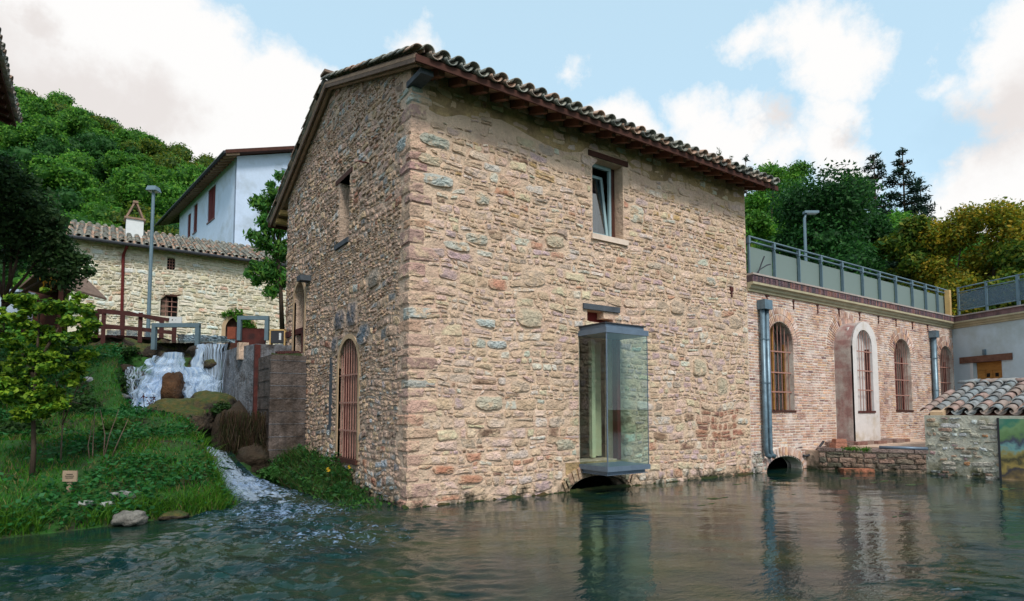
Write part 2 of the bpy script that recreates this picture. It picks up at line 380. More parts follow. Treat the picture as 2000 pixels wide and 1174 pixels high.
def wall(name, fr, outline, holes, m_, parent, rev=.35, thick=.4, back=True):
    """a wall face with real openings: reveals as deep as rev, returned edges"""
    mb = MB(); loops = [outline] + holes
    idx = tessellate_polygon([[Vector((a, b, 0)) for a, b in lp] for lp in loops])
    pts = [p for lp in loops for p in lp]
    fs = []
    for t in idx:
        (x0, y0), (x1, y1), (x2, y2) = (pts[i] for i in t)
        fs.append(tuple(t) if (x1 - x0) * (y2 - y0) - (x2 - x0) * (y1 - y0) > 0 else tuple(t)[::-1])
    mb.add([fr.p(a, b) for a, b in pts], fs)
    for lp, d in [(outline, thick)] + [(h, rev) for h in holes]:
        n = len(lp); mb.add([fr.p(a, b) for a, b in lp] + [fr.p(a, b, -d) for a, b in lp], [(i, (i + 1) % n, n + (i + 1) % n, n + i) for i in range(n)])
    if back: mb.add([fr.p(a, b, -thick) for a, b in pts], [f[::-1] for f in fs])
    return mb.build(name, m_, parent)

# ---- rubble masonry: every stone is a polygon on the wall, raised and faceted
def chaikin(p, r=.22):
    q = []
    for i in range(len(p)):
        a, b = p[i], p[(i + 1) % len(p)]
        q += [(a[0] + (b[0] - a[0]) * r, a[1] + (b[1] - a[1]) * r), (b[0] - (b[0] - a[0]) * r, b[1] - (b[1] - a[1]) * r)]
    return q
def area(p): return .5 * sum(p[i][0] * p[(i + 1) % len(p)][1] - p[(i + 1) % len(p)][0] * p[i][1] for i in range(len(p)))
def cen(p): return sum(x for x, _ in p) / len(p), sum(y for _, y in p) / len(p)
def warp(a, b, k, seed):
    v = noise.noise_vector(Vector((a * .9, b * 1.1, seed))); w = noise.noise_vector(Vector((a * 3.1, b * 4, seed + 5)))
    return a + v.x * k * 1.3 + w.x * k * .5, b + v.y * k * 1.3 + w.y * k * .45
def courses(Wd, H, rn, hr, wr, k=.07, seed=1, split=.22):
    out = []; b = -.1
    while b < H + .1:
        h = rn.uniform(*hr) if rn.random() < .75 else rn.uniform(hr[0] * .6, hr[0] * 1.1)
        a = -rn.uniform(0, .3)
        while a < Wd + .1:
            w = h * rn.uniform(*wr) if rn.random() < .85 else h * rn.uniform(.7, 1.2)
            sub = [(a, b, w, h)]
            x = rn.random()
            if x < split and h > .11: s_ = rn.uniform(.35, .65); sub = [(a, b, w, h * s_), (a, b + h * s_, w, h * (1 - s_))]
            elif x < split + .1 and w > .25: s_ = rn.uniform(.3, .7); sub = [(a, b, w * s_, h), (a + w * s_, b, w * (1 - s_), h)]
            for (x0, y0, ww, hh) in sub:
                j = lambda q: rn.uniform(-q, q)
                p = [(x0, y0), (x0 + ww * rn.uniform(.3, .7), y0 - hh * .04), (x0 + ww, y0), (x0 + ww, y0 + hh), (x0 + ww * rn.uniform(.3, .7), y0 + hh * 1.04), (x0, y0 + hh)]
                p = [(px + j(.13) * hh, py + j(.11) * hh) for px, py in p]
                out.append([warp(px, py, k, seed) for px, py in p])
            a += w
        b += h
    return out
def voronoi(Wd, H, rn, sx, sy, seed=1):
    pts = []; b = 0; r = 0
    while b < H + sy:
        a = -sx * (.5 if r % 2 else 0)
        while a < Wd + sx:
            if rn.random() > .14: pts.append((a + rn.uniform(-.42, .42) * sx, b + rn.uniform(-.4, .4) * sy))
            a += sx * rn.uniform(.75, 1.25)
        b += sy; r += 1
    q = sx / sy * .75; P2 = [(a, b * q) for a, b in pts]; cell = sx * 1.2; grid = {}
    for i, (a, b) in enumerate(P2): grid.setdefault((int(a // cell), int(b // cell)), []).append(i)
    out = []
    for i, (a, b) in enumerate(P2):
        ci, cj = int(a // cell), int(b // cell)
        nb_ = sorted((j for di in (-2, -1, 0, 1, 2) for dj in (-2, -1, 0, 1, 2) for j in grid.get((ci + di, cj + dj), ()) if j != i), key=lambda j: (P2[j][0] - a) ** 2 + (P2[j][1] - b) ** 2)[:18]
        r_ = sx * 1.3; poly = [(a - r_, b - r_), (a + r_, b - r_), (a + r_, b + r_), (a - r_, b + r_)]
        for j in nb_:
            c, d = P2[j]; nx, ny = c - a, d - b; mid = (nx * (a + c) + ny * (b + d)) / 2; new = []
            for k in range(len(poly)):
                p, s_ = poly[k], poly[(k + 1) % len(poly)]; dp = nx * p[0] + ny * p[1] - mid; ds = nx * s_[0] + ny * s_[1] - mid
                if dp <= 0: new.append(p)
                if (dp < 0 < ds) or (ds < 0 < dp): t = dp / (dp - ds); new.append((p[0] + (s_[0] - p[0]) * t, p[1] + (s_[1] - p[1]) * t))
            poly = new
            if len(poly) < 3: break
        if len(poly) >= 3: out.append([warp(x, y / q, .03, seed) for x, y in poly])
    return out
def stone_geo(poly, fr, h, rn, gap, rnd_=(.12, .24)):
    if area(poly) < 0: poly = poly[::-1]
    cx, cy = cen(poly); q = []
    for x, y in poly:
        d = math.hypot(x - cx, y - cy) + 1e-6; k = max(.3, 1 - gap / d * 1.25); q.append((cx + (x - cx) * k, cy + (y - cy) * k))
    q = chaikin(q, rn.uniform(*rnd_)); n = len(q)
    tx, ty = rn.uniform(-.10, .10), rn.uniform(-.14, .06)
    V = []
    for rr, hh, e in ((1.0, -.02, 0), (.93, .62, .18), (.55, 1.0, .25)):
        for x, y in q:
            X, Y = cx + (x - cx) * rr, cy + (y - cy) * rr
            z = hh * h + (rn.uniform(-e, e) * h + (tx * (X - cx) + ty * (Y - cy)) if e else 0)
            V.append(fr.p(X, Y, z))
    V.append(fr.p(cx, cy, h * rn.uniform(.85, 1.15)))
    Fc = []
    for r_ in range(2):
        for i in range(n): Fc.append((r_ * n + i, r_ * n + (i + 1) % n, (r_ + 1) * n + (i + 1) % n, (r_ + 1) * n + i))
    Fc += [(2 * n + i, 2 * n + (i + 1) % n, 3 * n) for i in range(n)]
    return V, Fc
def lay(polys, fr, rn, inside, obstacles, palette, hr, gap, top=None, keep=None, bounds=None):
    """stones -> list of (screen size, verts, faces, colour)"""
    out = []
    for p in polys:
        cx, cy = cen(p)
        if any(o.inside(cx, cy, .02) for o in obstacles): continue
        if bounds:
            a0, b0, a1, b1 = bounds
            if not (a0 < cx < a1 and b0 < cy < b1): continue
            p = [(min(max(x, a0), a1), min(max(y, b0), b1)) for x, y in p]
        if top:
            if cy > top(cx) - .03: continue
            p = [(x, min(y, top(x))) for x, y in p]
        if keep and not keep(cx, cy, rn): continue
        q = []
        for x, y in p:
            for o in obstacles:
                if o.inside(x, y, .015): x, y = o.push(x, y)
            q.append((x, y))
        A = abs(area(q))
        if A < .0012: continue
        g = gap * rn.uniform(.6, 1.5)
        h = rn.uniform(*hr) * min(1, (A / .01) ** .3)
        V, Fc = stone_geo(q, fr, h, rn, g)
        c = Vector(palette(cx, cy, rn))
        w = V[-1]; d = (w - CAM); score = A * abs(d.normalized().dot(fr.n)) / d.length ** 2
        out.append((score, V, Fc, c))
    return out
def rim(s_, mort, f=(.75, .3)):
    V, c = s_[1], Vector(s_[3]); n_ = (len(V) - 1) // 3
    if (len(V) - 1) % 3: return s_[3]
    return [tuple(c.lerp(mort, f[0]))] * n_ + [tuple(c.lerp(mort, f[1]))] * n_ + [tuple(c)] * (n_ + 1)
def add_stones(stones, parent, limit=300, name='stone', m_='stone', stuff='rubble_stonework', mort=(.5, .38, .27)):
    st = [(s_[0], s_[1], s_[2], rim(s_, Vector(mort)), *s_[4:]) for s_ in sorted(stones, key=lambda s_: -s_[0])]
    for s_ in st[:limit]:
        mb = MB(); mb.add(s_[1], s_[2], s_[3]); mb.build(name, s_[4] if len(s_) > 4 else m_, parent)
    if st[limit:]:
        for mm_ in sorted({s_[4] if len(s_) > 4 else m_ for s_ in st[limit:]}):
            mb = MB()
            for s_ in st[limit:]:
                if (s_[4] if len(s_) > 4 else m_) == mm_: mb.add(s_[1], s_[2], s_[3])
            tag(mb.build(stuff, mm_, parent), kind='stuff')
def pick(rn, table):
    t = rn.random() * sum(w for w, _ in table)
    for w, c in table:
        t -= w
        if t <= 0: break
    k = rn.uniform(.86, 1.14); c = srgb(*c)
    return tuple(min(.8, x * k * rn.uniform(.96, 1.04)) for x in c)
# ------------------------------------------------------------------ roof tiles
TILEC = [srgb(164, 148, 136), srgb(146, 142, 132), srgb(130, 132, 126), srgb(176, 146, 128), srgb(156, 154, 144), srgb(116, 116, 112)]
TILEC_SHED = [srgb(142, 142, 140), srgb(124, 132, 136), srgb(146, 130, 122), srgb(136, 140, 142), srgb(118, 118, 118), srgb(152, 128, 120)]
def tile_geo(c, Ln=.46, r0=.105, r1=.082, th=.016, seg=9, inv=False, k=1.0):
    V = []; Fc = []
    for yi, (y, r) in enumerate(((0, r0), (Ln, r1))):
        for rr in (r * k, (r - th / k) * k):
            for i in range(seg + 1):
                t = math.pi * i / seg
                z = math.sin(t) * rr * .85
                V.append((math.cos(t) * rr, y, (-z if inv else z) + (0 if not inv else .095)))
    n = seg + 1
    for i in range(seg):
        Fc += [(i, i + 1, 2 * n + i + 1, 2 * n + i), (n + i + 1, n + i, 3 * n + i, 3 * n + i + 1), (i + 1, i, n + i, n + i + 1), (2 * n + i, 2 * n + i + 1, 3 * n + i + 1, 3 * n + i)]
    for i in (0, seg): Fc.append((i, n + i, 3 * n + i, 2 * n + i))
    if inv: Fc = [f[::-1] for f in Fc]
    return V, Fc
def tile_meshes(colors, tag_, **kw):
    out = []
    for inv in (False, True):
        lst = []
        for c in colors:
            V, Fc = tile_geo(c, inv=inv, **kw)
            me = fast_mesh('roof_tile', V, Fc, np.array([c] * len(V)), True); me.materials.append(M['tile']); lst.append((me, V, Fc, c))
        out.append(lst)
    return out
T_MAIN = tile_meshes(TILEC, 'main', r0=.122, r1=.10, th=.02); T_SHED = tile_meshes(TILEC_SHED, 'shed', Ln=.48, r0=.125, r1=.10)
T_FAR = tile_meshes(TILEC[1:5], 'far', seg=5)
def tile_roof(parent, O, e, s, Wd, Ls, meshes, pe=.305, ps=.36, rows_parts=1, seed=3, skip=None, maxparts=300, lift=.0, name='roof_tile', cols_parts=None):
    rn = random.Random(seed); e = Vector(e).normalized(); s = Vector(s).normalized(); n = e.cross(s).normalized()
    if n.z < 0: n = -n
    stuff = MB(); cnt = 0
    nc, nr = int(round(Wd / pe)), int(Ls / ps) + 1
    for r in range(nr):
        for c in range(nc):
            for inv in (0, 1):
                if skip and skip(c, r, nc, nr): continue
                me, V, Fc, col = rn.choice(meshes[inv])
                jit = rn.uniform(-.012, .012); rot = rn.uniform(-.05, .05)
                xo = (c + .5 + (.5 if inv else 0)) * pe + jit
                if xo > Wd - .05: continue
                pos = O + e * xo + s * (r * ps + rn.uniform(-.02, .02) - (0.03 if inv else 0)) + n * ((.05 if not inv else -.045) + lift + rn.uniform(0, .008))
                ex = (e * math.cos(rot) + s * math.sin(rot)); sy = (s * math.cos(rot) - e * math.sin(rot) + n * (-.045)).normalized(); nn = ex.cross(sy)
                if nn.dot(n) < 0: nn = -nn
                Mx = Matrix((ex, sy, nn)).transposed().to_4x4(); Mx.translation = pos
                if r < rows_parts and cnt < maxparts:
                    o = obj(name, me, 'tile', parent); o.matrix_basis = Mx; cnt += 1
                else:
                    stuff.add([Mx @ Vector(v) for v in V], Fc, col)
    if stuff.v: tag(stuff.build('tile_covering', 'tile', parent), kind='stuff')

# ------------------------------------------------------------------ the stone mill house
X0, Y0, X1, Y1 = 4.506, 9.686, 14.46, 18.1
HF = Fr((X0, Y0, 0), (1, 0, 0), (0, 0, 1), (0, -1, 0))
HG = Fr((X0, Y1, 0), (0, -1, 0), (0, 0, 1), (-1, 0, 0))
RZ, RY, EZ, EY, BY = 9.58, 14.05, 7.78, 9.05, 19.35
sF, sB = (RZ - EZ) / (RY - EY), .385
def deckz(y): return EZ + (y - EY) * sF if y < RY else RZ - (y - RY) * sB
house = thing('stone_house', 'two-storey rubble stone mill house with tiled roof and glass bay rising from the water', 'house', (X0, Y0, 0))
uw = Rect(8.86, 5.55, 9.80, 7.28)
bayh = Rect(8.45, .62, 9.60, 3.30)
slate_h = Rect(8.68, 3.60, 9.45, 3.85)
tun = Arch(8.98, .83, -.7, -.02, .38)
holesF = [uw.loop(), bayh.loop(), slate_h.loop(), tun.loop(n=12)]
HL = lambda lp: [(a - X0, b) for a, b in lp]
HFx = Fr((0, Y0, 0), (1, 0, 0), (0, 0, 1), (0, -1, 0))     # same wall, measured in world x
topF = deckz(Y0) - .10
wall('front_wall', HFx, [(X0 + .003, -.8), (X1, -.8), (X1, topF), (X0 + .003, topF)], holesF, 'mortar', house, rev=.38, thick=.45)
# gable measured in u = Y1 - y
U = lambda y: Y1 - y
gtop = lambda u: deckz(Y1 - u) - .12
door = Arch(U(12.73), .62, .66, 2.62, 1.0)
updoor = Arch(U(16.68), .50, 3.2, 4.68, 1.0)
gw = Rect(U(13.50), 5.5, U(12.84), 6.94)
pig = Rect(U(14.12), 8.5, U(13.98), 8.72)
outl = [(0, -.8), (U(Y0 + .002), -.8), (U(Y0 + .002), gtop(U(Y0))), (U(RY), gtop(U(RY))), (0, gtop(0))]
wall('gable_wall', HG, outl, [door.loop(n=16), updoor.loop(n=12), gw.loop(), pig.loop()], 'mortar_gable', house, rev=.32, thick=.45)
mb = MB(); mb.box(((X0 + X1) / 2, Y1 - .2, 3.4), ((X1 - X0) / 2 - .46, .2, 4.2)); mb.box((X1 - .225, (Y0 + Y1) / 2, 3.4), (.22, (Y1 - Y0) / 2 - .46, 4.2))
mb.prism([(X1 - .44, Y0 + .46, 7.6), (X1 - .44, RY, gtop(U(RY))), (X1 - .44, Y1 - .4, 7.6)], (.42, 0, 0))
mb.build('rear_walls', 'mortar', house)
mb = MB(); mb.box((9.5, 13.9, 4.35), (4.4, 3.7, .1)); mb.box((9.5, 13.9, .45), (4.4, 3.7, .1)); mb.build('inner_floor', 'interior', house)
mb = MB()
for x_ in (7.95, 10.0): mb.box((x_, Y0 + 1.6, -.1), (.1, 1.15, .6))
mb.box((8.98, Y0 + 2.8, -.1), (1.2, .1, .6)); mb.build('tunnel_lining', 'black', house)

big = [Ell(6.18, 1.82, .34, .17), Ell(9.78, 1.0, .1, .1), Ell(4.98, 6.62, .38, .13), Ell(5.05, 5.9, .42, .14), Ell(4.88, 6.25, .28, .12), Ell(6.0, 5.75, .2, .15), Ell(10.22, 6.25, .25, .25), Ell(5.9, 4.95, .28, .12), Ell(5.45, 4.75, .30, .11),
       Ell(7.8, 5.2, .3, .16), Ell(7.25, 4.35, .3, .2), Ell(7.15, 3.55, .34, .22), Ell(8.05, .98, .3, .13), Ell(12.4, 2.75, .3, .24), Ell(13.3, 2.3, .28, .26), Ell(7.3, 4.4, .2, .15), Ell(6.1, 3.35, .26, .1), Ell(6.35, 2.95, .26, .1), Ell(14.1, 1.4, .28, .1), Ell(11.6, 4.2, .3, .2), Ell(12.9, 5.0, .25, .13), Ell(6.9, 2.15, .25, .14), Ell(13.9, 4.0, .3, .2), Ell(5.2, .62, .25, .09), Ell(5.75, .42, .3, .1)]
bigc = {0: (200, 192, 172), 2: (178, 182, 170), 3: (184, 192, 188), 4: (198, 184, 160), 5: (192, 190, 176), 6: (208, 206, 190), 7: (194, 192, 178), 8: (190, 190, 180), 9: (198, 184, 160), 11: (198, 184, 160), 12: (196, 188, 168), 13: (198, 184, 160), 14: (198, 184, 160), 16: (196, 204, 200), 17: (192, 198, 196), 18: (206, 206, 198), 20: (192, 188, 176), 23: (190, 134, 108), 24: (190, 140, 114)}
tun_ring = Arch(8.98, 1.22, -.7, -.02, .45)
zone = Rect(8.0, .30, 9.9, .62)
slate = Rect(8.55, 3.80, 9.62, 3.98); lint = Rect(8.74, 7.28, 9.95, 7.42); usill = Rect(8.80, 5.43, 9.92, 5.55)
baytop = Rect(8.40, 3.22, 9.7, 3.62)
brickpatch = Rect(12.3, .75, 14.05, 1.72)
obsF = [uw, bayh, slate, slate_h, lint, usill, tun_ring, zone] + big
def palF(a, b, rn):
    low = max(0, min(1, (2.0 - b) / 1.6)); hi = max(0, min(1, (b - 4.6) / 2.2)); g = noise.noise(Vector((a * .5, b * .6, 3)))
    if brickpatch.inside(a, b): return pick(rn, [(3, (164, 116, 96)), (2, (180, 128, 106)), (1, (146, 108, 96)), (2, (196, 160, 138))])
    return pick(rn, [(34, (218, 190, 174)), (24 + 14 * hi, (210, 182, 156)), (12 * (1 - hi * .6) + 10 * (g > .1), (198, 172, 170)), (5 + 3 * (g < -.1), (210, 206, 192)),
                     (1.5 + 13 * low, (196, 146, 122)), (6, (184, 164, 148)), (7, (214, 198, 168)), (1.5, (140, 112, 94)), (8 * hi, (196, 164, 116)), (7, (222, 206, 194))])
rn = random.Random(21)
def keepF(a, b, rn):
    t = (b - (6.75 + .35 * noise.noise(Vector((a * .5, 0, 9))))) / .5
    return rn.random() > max(0, min(.5, t))
stF = lay(courses(X1 - X0 + .2, 7.9, rn, (.115, .21), (1.2, 3.6), .075, 2), Fr((0, Y0, 0), (1, 0, 0), (0, 0, 1), (0, -1, 0)), rn, None, [], palF, (.02, .045), .012) if False else []
polys = [[(a + X0 - .1, b) for a, b in p] for p in courses(X1 - X0 + .2, 7.9, rn, (.105, .20), (1.3, 3.4), .075, 2)]
rn = random.Random(22)
stF = lay(polys, HFx, rn, None, obsF, palF, (.010, .030), .016, top=lambda a: topF, keep=keepF, bounds=(X0 - .02, -.12, X1, 8))
for i, e in enumerate(big):
    n = 12; sq_ = [1 / (abs(math.cos(6.2832 * (k + .5) / n)) ** 4 + abs(math.sin(6.2832 * (k + .5) / n)) ** 4) ** .25 * rn.uniform(.78, 1.06) for k in range(n)]; pl = [(e.a + e.ra * sq_[k] * math.cos(6.2832 * (k + .5) / n), e.b + e.rb * sq_[k] * math.sin(6.2832 * (k + .5) / n)) for k in range(n)]
    V, Fc = stone_geo(pl, HFx, rn.uniform(.03, .05), rn, .012); stF.append((1, V, Fc, srgb(*bigc.get(i, (200, 178, 158)), .95)))
# gable: rougher, more upright stones
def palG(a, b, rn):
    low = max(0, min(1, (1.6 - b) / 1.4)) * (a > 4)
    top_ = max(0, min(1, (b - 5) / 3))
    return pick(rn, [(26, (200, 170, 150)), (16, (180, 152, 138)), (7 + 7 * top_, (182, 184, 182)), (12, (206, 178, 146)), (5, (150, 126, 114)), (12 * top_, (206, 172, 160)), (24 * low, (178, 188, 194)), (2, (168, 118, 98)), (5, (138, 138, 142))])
gbig = [Ell(U(13.32), 3.72, .38, .26), Ell(U(12.55), 3.75, .34, .30), Ell(U(11.85), 3.25, .34, .24), Ell(U(13.62), 3.2, .2, .2), Ell(U(11.3), 4.3, .32, .2), Ell(U(10.0), 6.55, .25, .15)]
dring = Arch(U(12.73), .80, .4, 2.62, 1.05)
strip = Rect(U(13.95), 1.35, U(13.78), 2.9)
obsG = [door, Arch(U(12.73), .70, .60, 2.62, 1.04), updoor, Arch(U(16.68), .62, 3.2, 4.68, 1.05), gw, pig, strip, Rect(U(13.8), 6.94, U(12.7), 7.06), Rect(U(13.74), 5.38, U(12.8), 5.5)] + gbig
rn = random.Random(31)
polys = courses(U(Y0) + .2, 9.7, rn, (.085, .17), (1.0, 2.7), .13, 4, .2)
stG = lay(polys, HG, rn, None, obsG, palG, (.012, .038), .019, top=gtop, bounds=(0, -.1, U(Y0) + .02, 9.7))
for e, c in zip(gbig, [(104, 104, 112), (108, 108, 116), (100, 112, 124), (112, 112, 118), (150, 140, 130), (176, 186, 188)]):
    n = 10; sq_ = [1 / (abs(math.cos(6.2832 * (k + .5) / n)) ** 4 + abs(math.sin(6.2832 * (k + .5) / n)) ** 4) ** .25 * rn.uniform(.88, 1.08) for k in range(n)]; pl = [(e.a + e.ra * sq_[k] * math.cos(6.2832 * (k + .5) / n), e.b + e.rb * sq_[k] * math.sin(6.2832 * (k + .5) / n)) for k in range(n)]
    V, Fc = stone_geo(pl, HG, .05, rn, .012); stG.append((1, V, Fc, srgb(*c)))
# corner quoins wrapping both faces
rn = random.Random(5); b = -.1; k = 0; qs = []
while b < topF - .25:
    h = rn.uniform(.15, .30); lx, ly = (rn.uniform(.42, .62), rn.uniform(.2, .3)) if k % 2 else (rn.uniform(.22, .34), rn.uniform(.4, .6))
    c = pick(rn, [(4, (206, 172, 152)), (2, (184, 150, 140)), (2, (178, 182, 174)), (1, (200, 160, 138))]); pr = rn.uniform(.012, .03)
    nx, ny = 6, 4; V = []; Fc = []
    prof = [(X0 + lx, Y0 + .02), (X0 + lx - .03, Y0 - pr * .7), (X0 + lx * .5, Y0 - pr), (X0 + .03, Y0 - pr), (X0 - pr * .8, Y0 - pr * .2), (X0 - pr, Y0 + .06), (X0 - pr, Y0 + ly * .5), (X0 - pr * .7, Y0 + ly - .03), (X0 + .02, Y0 + ly)]
    for j, (bz, ins) in enumerate(((0, 1.0), (.03, 0), (h * .5, -.15), (h - .045, 0), (h - .015, 1.0))):
        for i, (x, y) in enumerate(prof):
            cxn, cyn = (X0 + .06, Y0 + .06); f = 1 - (.0 if ins <= 0 else 0)
            jx, jy = rn.uniform(-.009, .009), rn.uniform(-.009, .009)
            if ins > 0: x, y = max(x, X0 + .0), max(y, Y0 + .0)
            V.append((x + jx, y + jy, b + bz + rn.uniform(-.012, .012)))
    n = len(prof)
    for j in range(4):
        for i in range(n - 1): Fc.append((j * n + i + 1, j * n + i, (j + 1) * n + i, (j + 1) * n + i + 1))
    qs.append((2, V, Fc, c)); b += h + rn.uniform(.0, .03); k += 1
# keep rubble off the quoins
stF = [s for s in stF if s[0] >= 1 or s[1][-1][0] > X0 + .40 or rn.random() < .35 and s[1][-1][0] > X0 + .32]
stG = [s for s in stG if s[0] >= 1 or s[1][-1][1] > Y0 + .38]
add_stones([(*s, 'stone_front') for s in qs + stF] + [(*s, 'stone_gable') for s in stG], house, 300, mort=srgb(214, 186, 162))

# brick patch low right: small flat bricks set in the rubble
# bricks around the tunnel mouth under the bay
mb = MB()
n = 15
for i in range(n):
    t = math.pi * (i + .5) / n; a = 8.98 + .93 * math.cos(t) * 1.02; bz = -.02 + (.33 + .02) * math.sin(t)
    dn_ = Vector((math.cos(t) * .45, 0, 1)).normalized(); lt = Vector((dn_.z, 0, -dn_.x))
    m2 = MB(); m2.box(Vector((a, Y0 - .012, bz + .11)), (.052, .035, .115), (lt, Vector((0, 1, 0)), dn_), pick(rn, [(2, (196, 168, 140)), (1, (186, 150, 128)), (1, (180, 164, 140))])); m2.build('arch_brick', 'stone_front', house)
mb = MB(); HFx.box(mb, 8.05, 9.85, .35, .60, -.05, .012); mb.build('arch_render', 'ochre_render', house)
# ochre render smeared under the eaves
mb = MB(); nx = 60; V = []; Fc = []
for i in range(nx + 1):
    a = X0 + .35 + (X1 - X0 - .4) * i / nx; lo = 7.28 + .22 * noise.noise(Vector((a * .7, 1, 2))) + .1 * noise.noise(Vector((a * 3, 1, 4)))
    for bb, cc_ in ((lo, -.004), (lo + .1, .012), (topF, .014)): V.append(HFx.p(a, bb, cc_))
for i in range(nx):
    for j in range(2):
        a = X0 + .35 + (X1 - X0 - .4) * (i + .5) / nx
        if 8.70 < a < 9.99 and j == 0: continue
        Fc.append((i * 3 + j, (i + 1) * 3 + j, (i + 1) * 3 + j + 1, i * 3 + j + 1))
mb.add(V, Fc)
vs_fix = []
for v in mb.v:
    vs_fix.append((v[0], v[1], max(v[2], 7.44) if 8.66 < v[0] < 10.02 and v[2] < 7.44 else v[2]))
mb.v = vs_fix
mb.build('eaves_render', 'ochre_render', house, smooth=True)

# roof
xa, xb = 4.27, 15.0
mb = MB(); mb.prism([(xa, EY, EZ - .05), (xa, RY, RZ - .05), (xa, BY, deckz(BY) - .05), (xa, BY, deckz(BY) - .11), (xa, RY, RZ - .11), (xa, EY, EZ - .11)], (xb - xa, 0, 0)); mb.build('roof_deck', 'wood_soffit', house)
mb = MB(); mb.box(((xa + xb) / 2, EY - .018, EZ - .125), ((xb - xa) / 2, .016, .06)); mb.build('fascia_board', 'wood_dark', house)
for i in range(22):
    x = 4.835 + .4645 * i; m2 = MB()
    for k in range(2):
        pass
    m2.bar((x, EY + .10, EZ + .1 * sF - .175), (x, Y0 + .3, deckz(Y0 + .3) - .20), .11, .15); m2.build('rafter', 'rafter_wood', house)
m2 = MB(); m2.bar((xa + .02, EY + .02, EZ - .10), (xa + .02, RY, RZ - .11), .03, .15); m2.bar((xa + .02, RY, RZ - .11), (xa + .02, BY, deckz(BY) - .12), .03, .15); m2.build('verge_board', 'wood_grey', house)
m2 = MB(); m2.bar((xa + .12, EY + .1, EZ - .13), (xa + .12, RY, RZ - .15), .07, .07); m2.bar((xa + .12, RY, RZ - .15), (xa + .12, BY - .05, deckz(BY) - .15), .07, .07); m2.build('verge_batten', 'wood_soffit', house)
m2 = MB(); m2.box((X0 + .06, Y0 - .2, EZ - .21), (.12, .3, .05)); m2.build('corner_bracket', 'slate', house)
m2 = MB(); m2.box((4.6, BY + .02, deckz(BY) - .14), (.36, .03, .07)); m2.build('rear_fascia', 'wood_dark', house)
for y in (18.55, 18.95):
    m2 = MB(); m2.tube([(xa + .1, y, deckz(y) - .24), (xa + 1.2, y, deckz(y) - .24)], .09, 8); m2.build('purlin_end', 'wood_post', house)
sv_ = Vector((0, 1, sF)).normalized(); sr = Vector((0, -1, sB)).normalized()
tile_roof(house, Vector((xa + .05, EY - .09, EZ - .03)), (1, 0, 0), sv_, xb - xa - .02, 5.2, T_MAIN, rows_parts=1, pe=.3055, seed=4)
tile_roof(house, Vector((xb, BY + .09, deckz(BY) - .03)), (-1, 0, 0), sr, xb - xa, 5.5, T_MAIN, rows_parts=0, seed=6)
rn = random.Random(9)                                         # verge tiles along the gable, ridge tiles
for (y, s_) in [(EY - .05 + .34 * i, 1) for i in range(15)] + [(BY + .05 - .34 * i, -1) for i in range(15)]:
    me = rn.choice(T_MAIN[0])[0]; o = obj('verge_tile', me, 'tile', house)
    sl = sv_ if s_ == 1 else sr; ex = Vector((s_, 0, 0)); nn = ex.cross(sl)
    Mx = Matrix((ex, (sl - nn * .06).normalized(), nn)).transposed().to_4x4(); Mx.translation = Vector((xa + .03 + rn.uniform(-.01, .01), y, deckz(y) + .02)); o.matrix_basis = Mx
for i in range(26):
    me = rn.choice(T_MAIN[0])[0]; o = obj('ridge_tile', me, 'tile', house); o.matrix_basis = Matrix.Translation((xb - .01 - .39 * i, RY, RZ + .06)) @ Matrix.Rotation(R(90), 4, 'Z') @ Matrix.Scale(1.35, 4)
m2 = MB(); m2.box((xa + .08, RY, RZ + .16), (.14, .17, .03)); m2.build('ridge_end_slab', 'wood_grey', house)

# upper window in the front: timber lintel, pale sill, teal frame, tilted sash
m2 = MB(); HFx.box(m2, 8.74, 9.95, 7.29, 7.41, -.3, .03); m2.build('lintel', 'wood_dark', house)
m2 = MB(); HFx.box(m2, 8.80, 9.91, 5.43, 5.55, -.30, .06); m2.build('sill', 'sill', house)
win = MB(); c0, c1 = -.30, -.24
for r in ((8.86, 8.92, 5.55, 7.28), (9.60, 9.66, 5.55, 7.28), (8.92, 9.60, 5.55, 5.62), (8.92, 9.60, 7.20, 7.28)): HFx.box(win, *r, c0, c1)
wo_ = win.build('window', 'frame_teal', house)
m2 = MB(); HFx.box(m2, 9.66, 9.80, 5.55, 7.28, -.34, -.27); m2.build('frame_board', 'wood_dark', wo_)
sash = MB(); tl = Fr((0, Y0 + .25, 5.62), (1, 0, 0), Vector((0, .13, 1)).normalized(), Vector((0, -1, .13)).normalized())
for r in ((8.93, 9.0, 0, 1.5), (9.51, 9.58, 0, 1.5), (9.0, 9.51, 0, .07), (9.0, 9.51, 1.43, 1.5)): tl.box(sash, *r, -.05, 0)
sash.build('sash', 'frame_teal', wo_)
m2 = MB(); tl.box(m2, 9.0, 9.51, .07, 1.43, -.03, -.02); m2.build('pane', 'glass_window', wo_)
def drape(fr, a0, a1, b0, b1, c, m_, name, par, amp=.03, freq=9, n=28, edge=None):
    V = []; Fc = []
    for i in range(n + 1):
        for j in range(9):
            t = i / n; q = j / 8; aa = a0 + (a1 - a0) * t
            if edge: aa = a0 + (edge(q) - a0) * t
            V.append(fr.p(aa, b0 + (b1 - b0) * q, c + amp * math.sin(t * freq * 2 * math.pi + q * 1.5)))
    for i in range(n):
        for j in range(8): Fc.append((i * 9 + j, (i + 1) * 9 + j, (i + 1) * 9 + j + 1, i * 9 + j + 1))
    o = obj(name, fast_mesh(name, V, Fc, None, True), m_, par); return o
drape(HFx, 8.88, 9.62, 5.56, 7.2, -.62, 'curtain', 'curtain', wo_, freq=6)
drape(HFx, 8.88, 9.3, 5.58, 6.75, -.52, 'curtain_pale', 'net_curtain', wo_, amp=.02, edge=lambda q: 8.90 + .42 * (1 - q) ** .7)

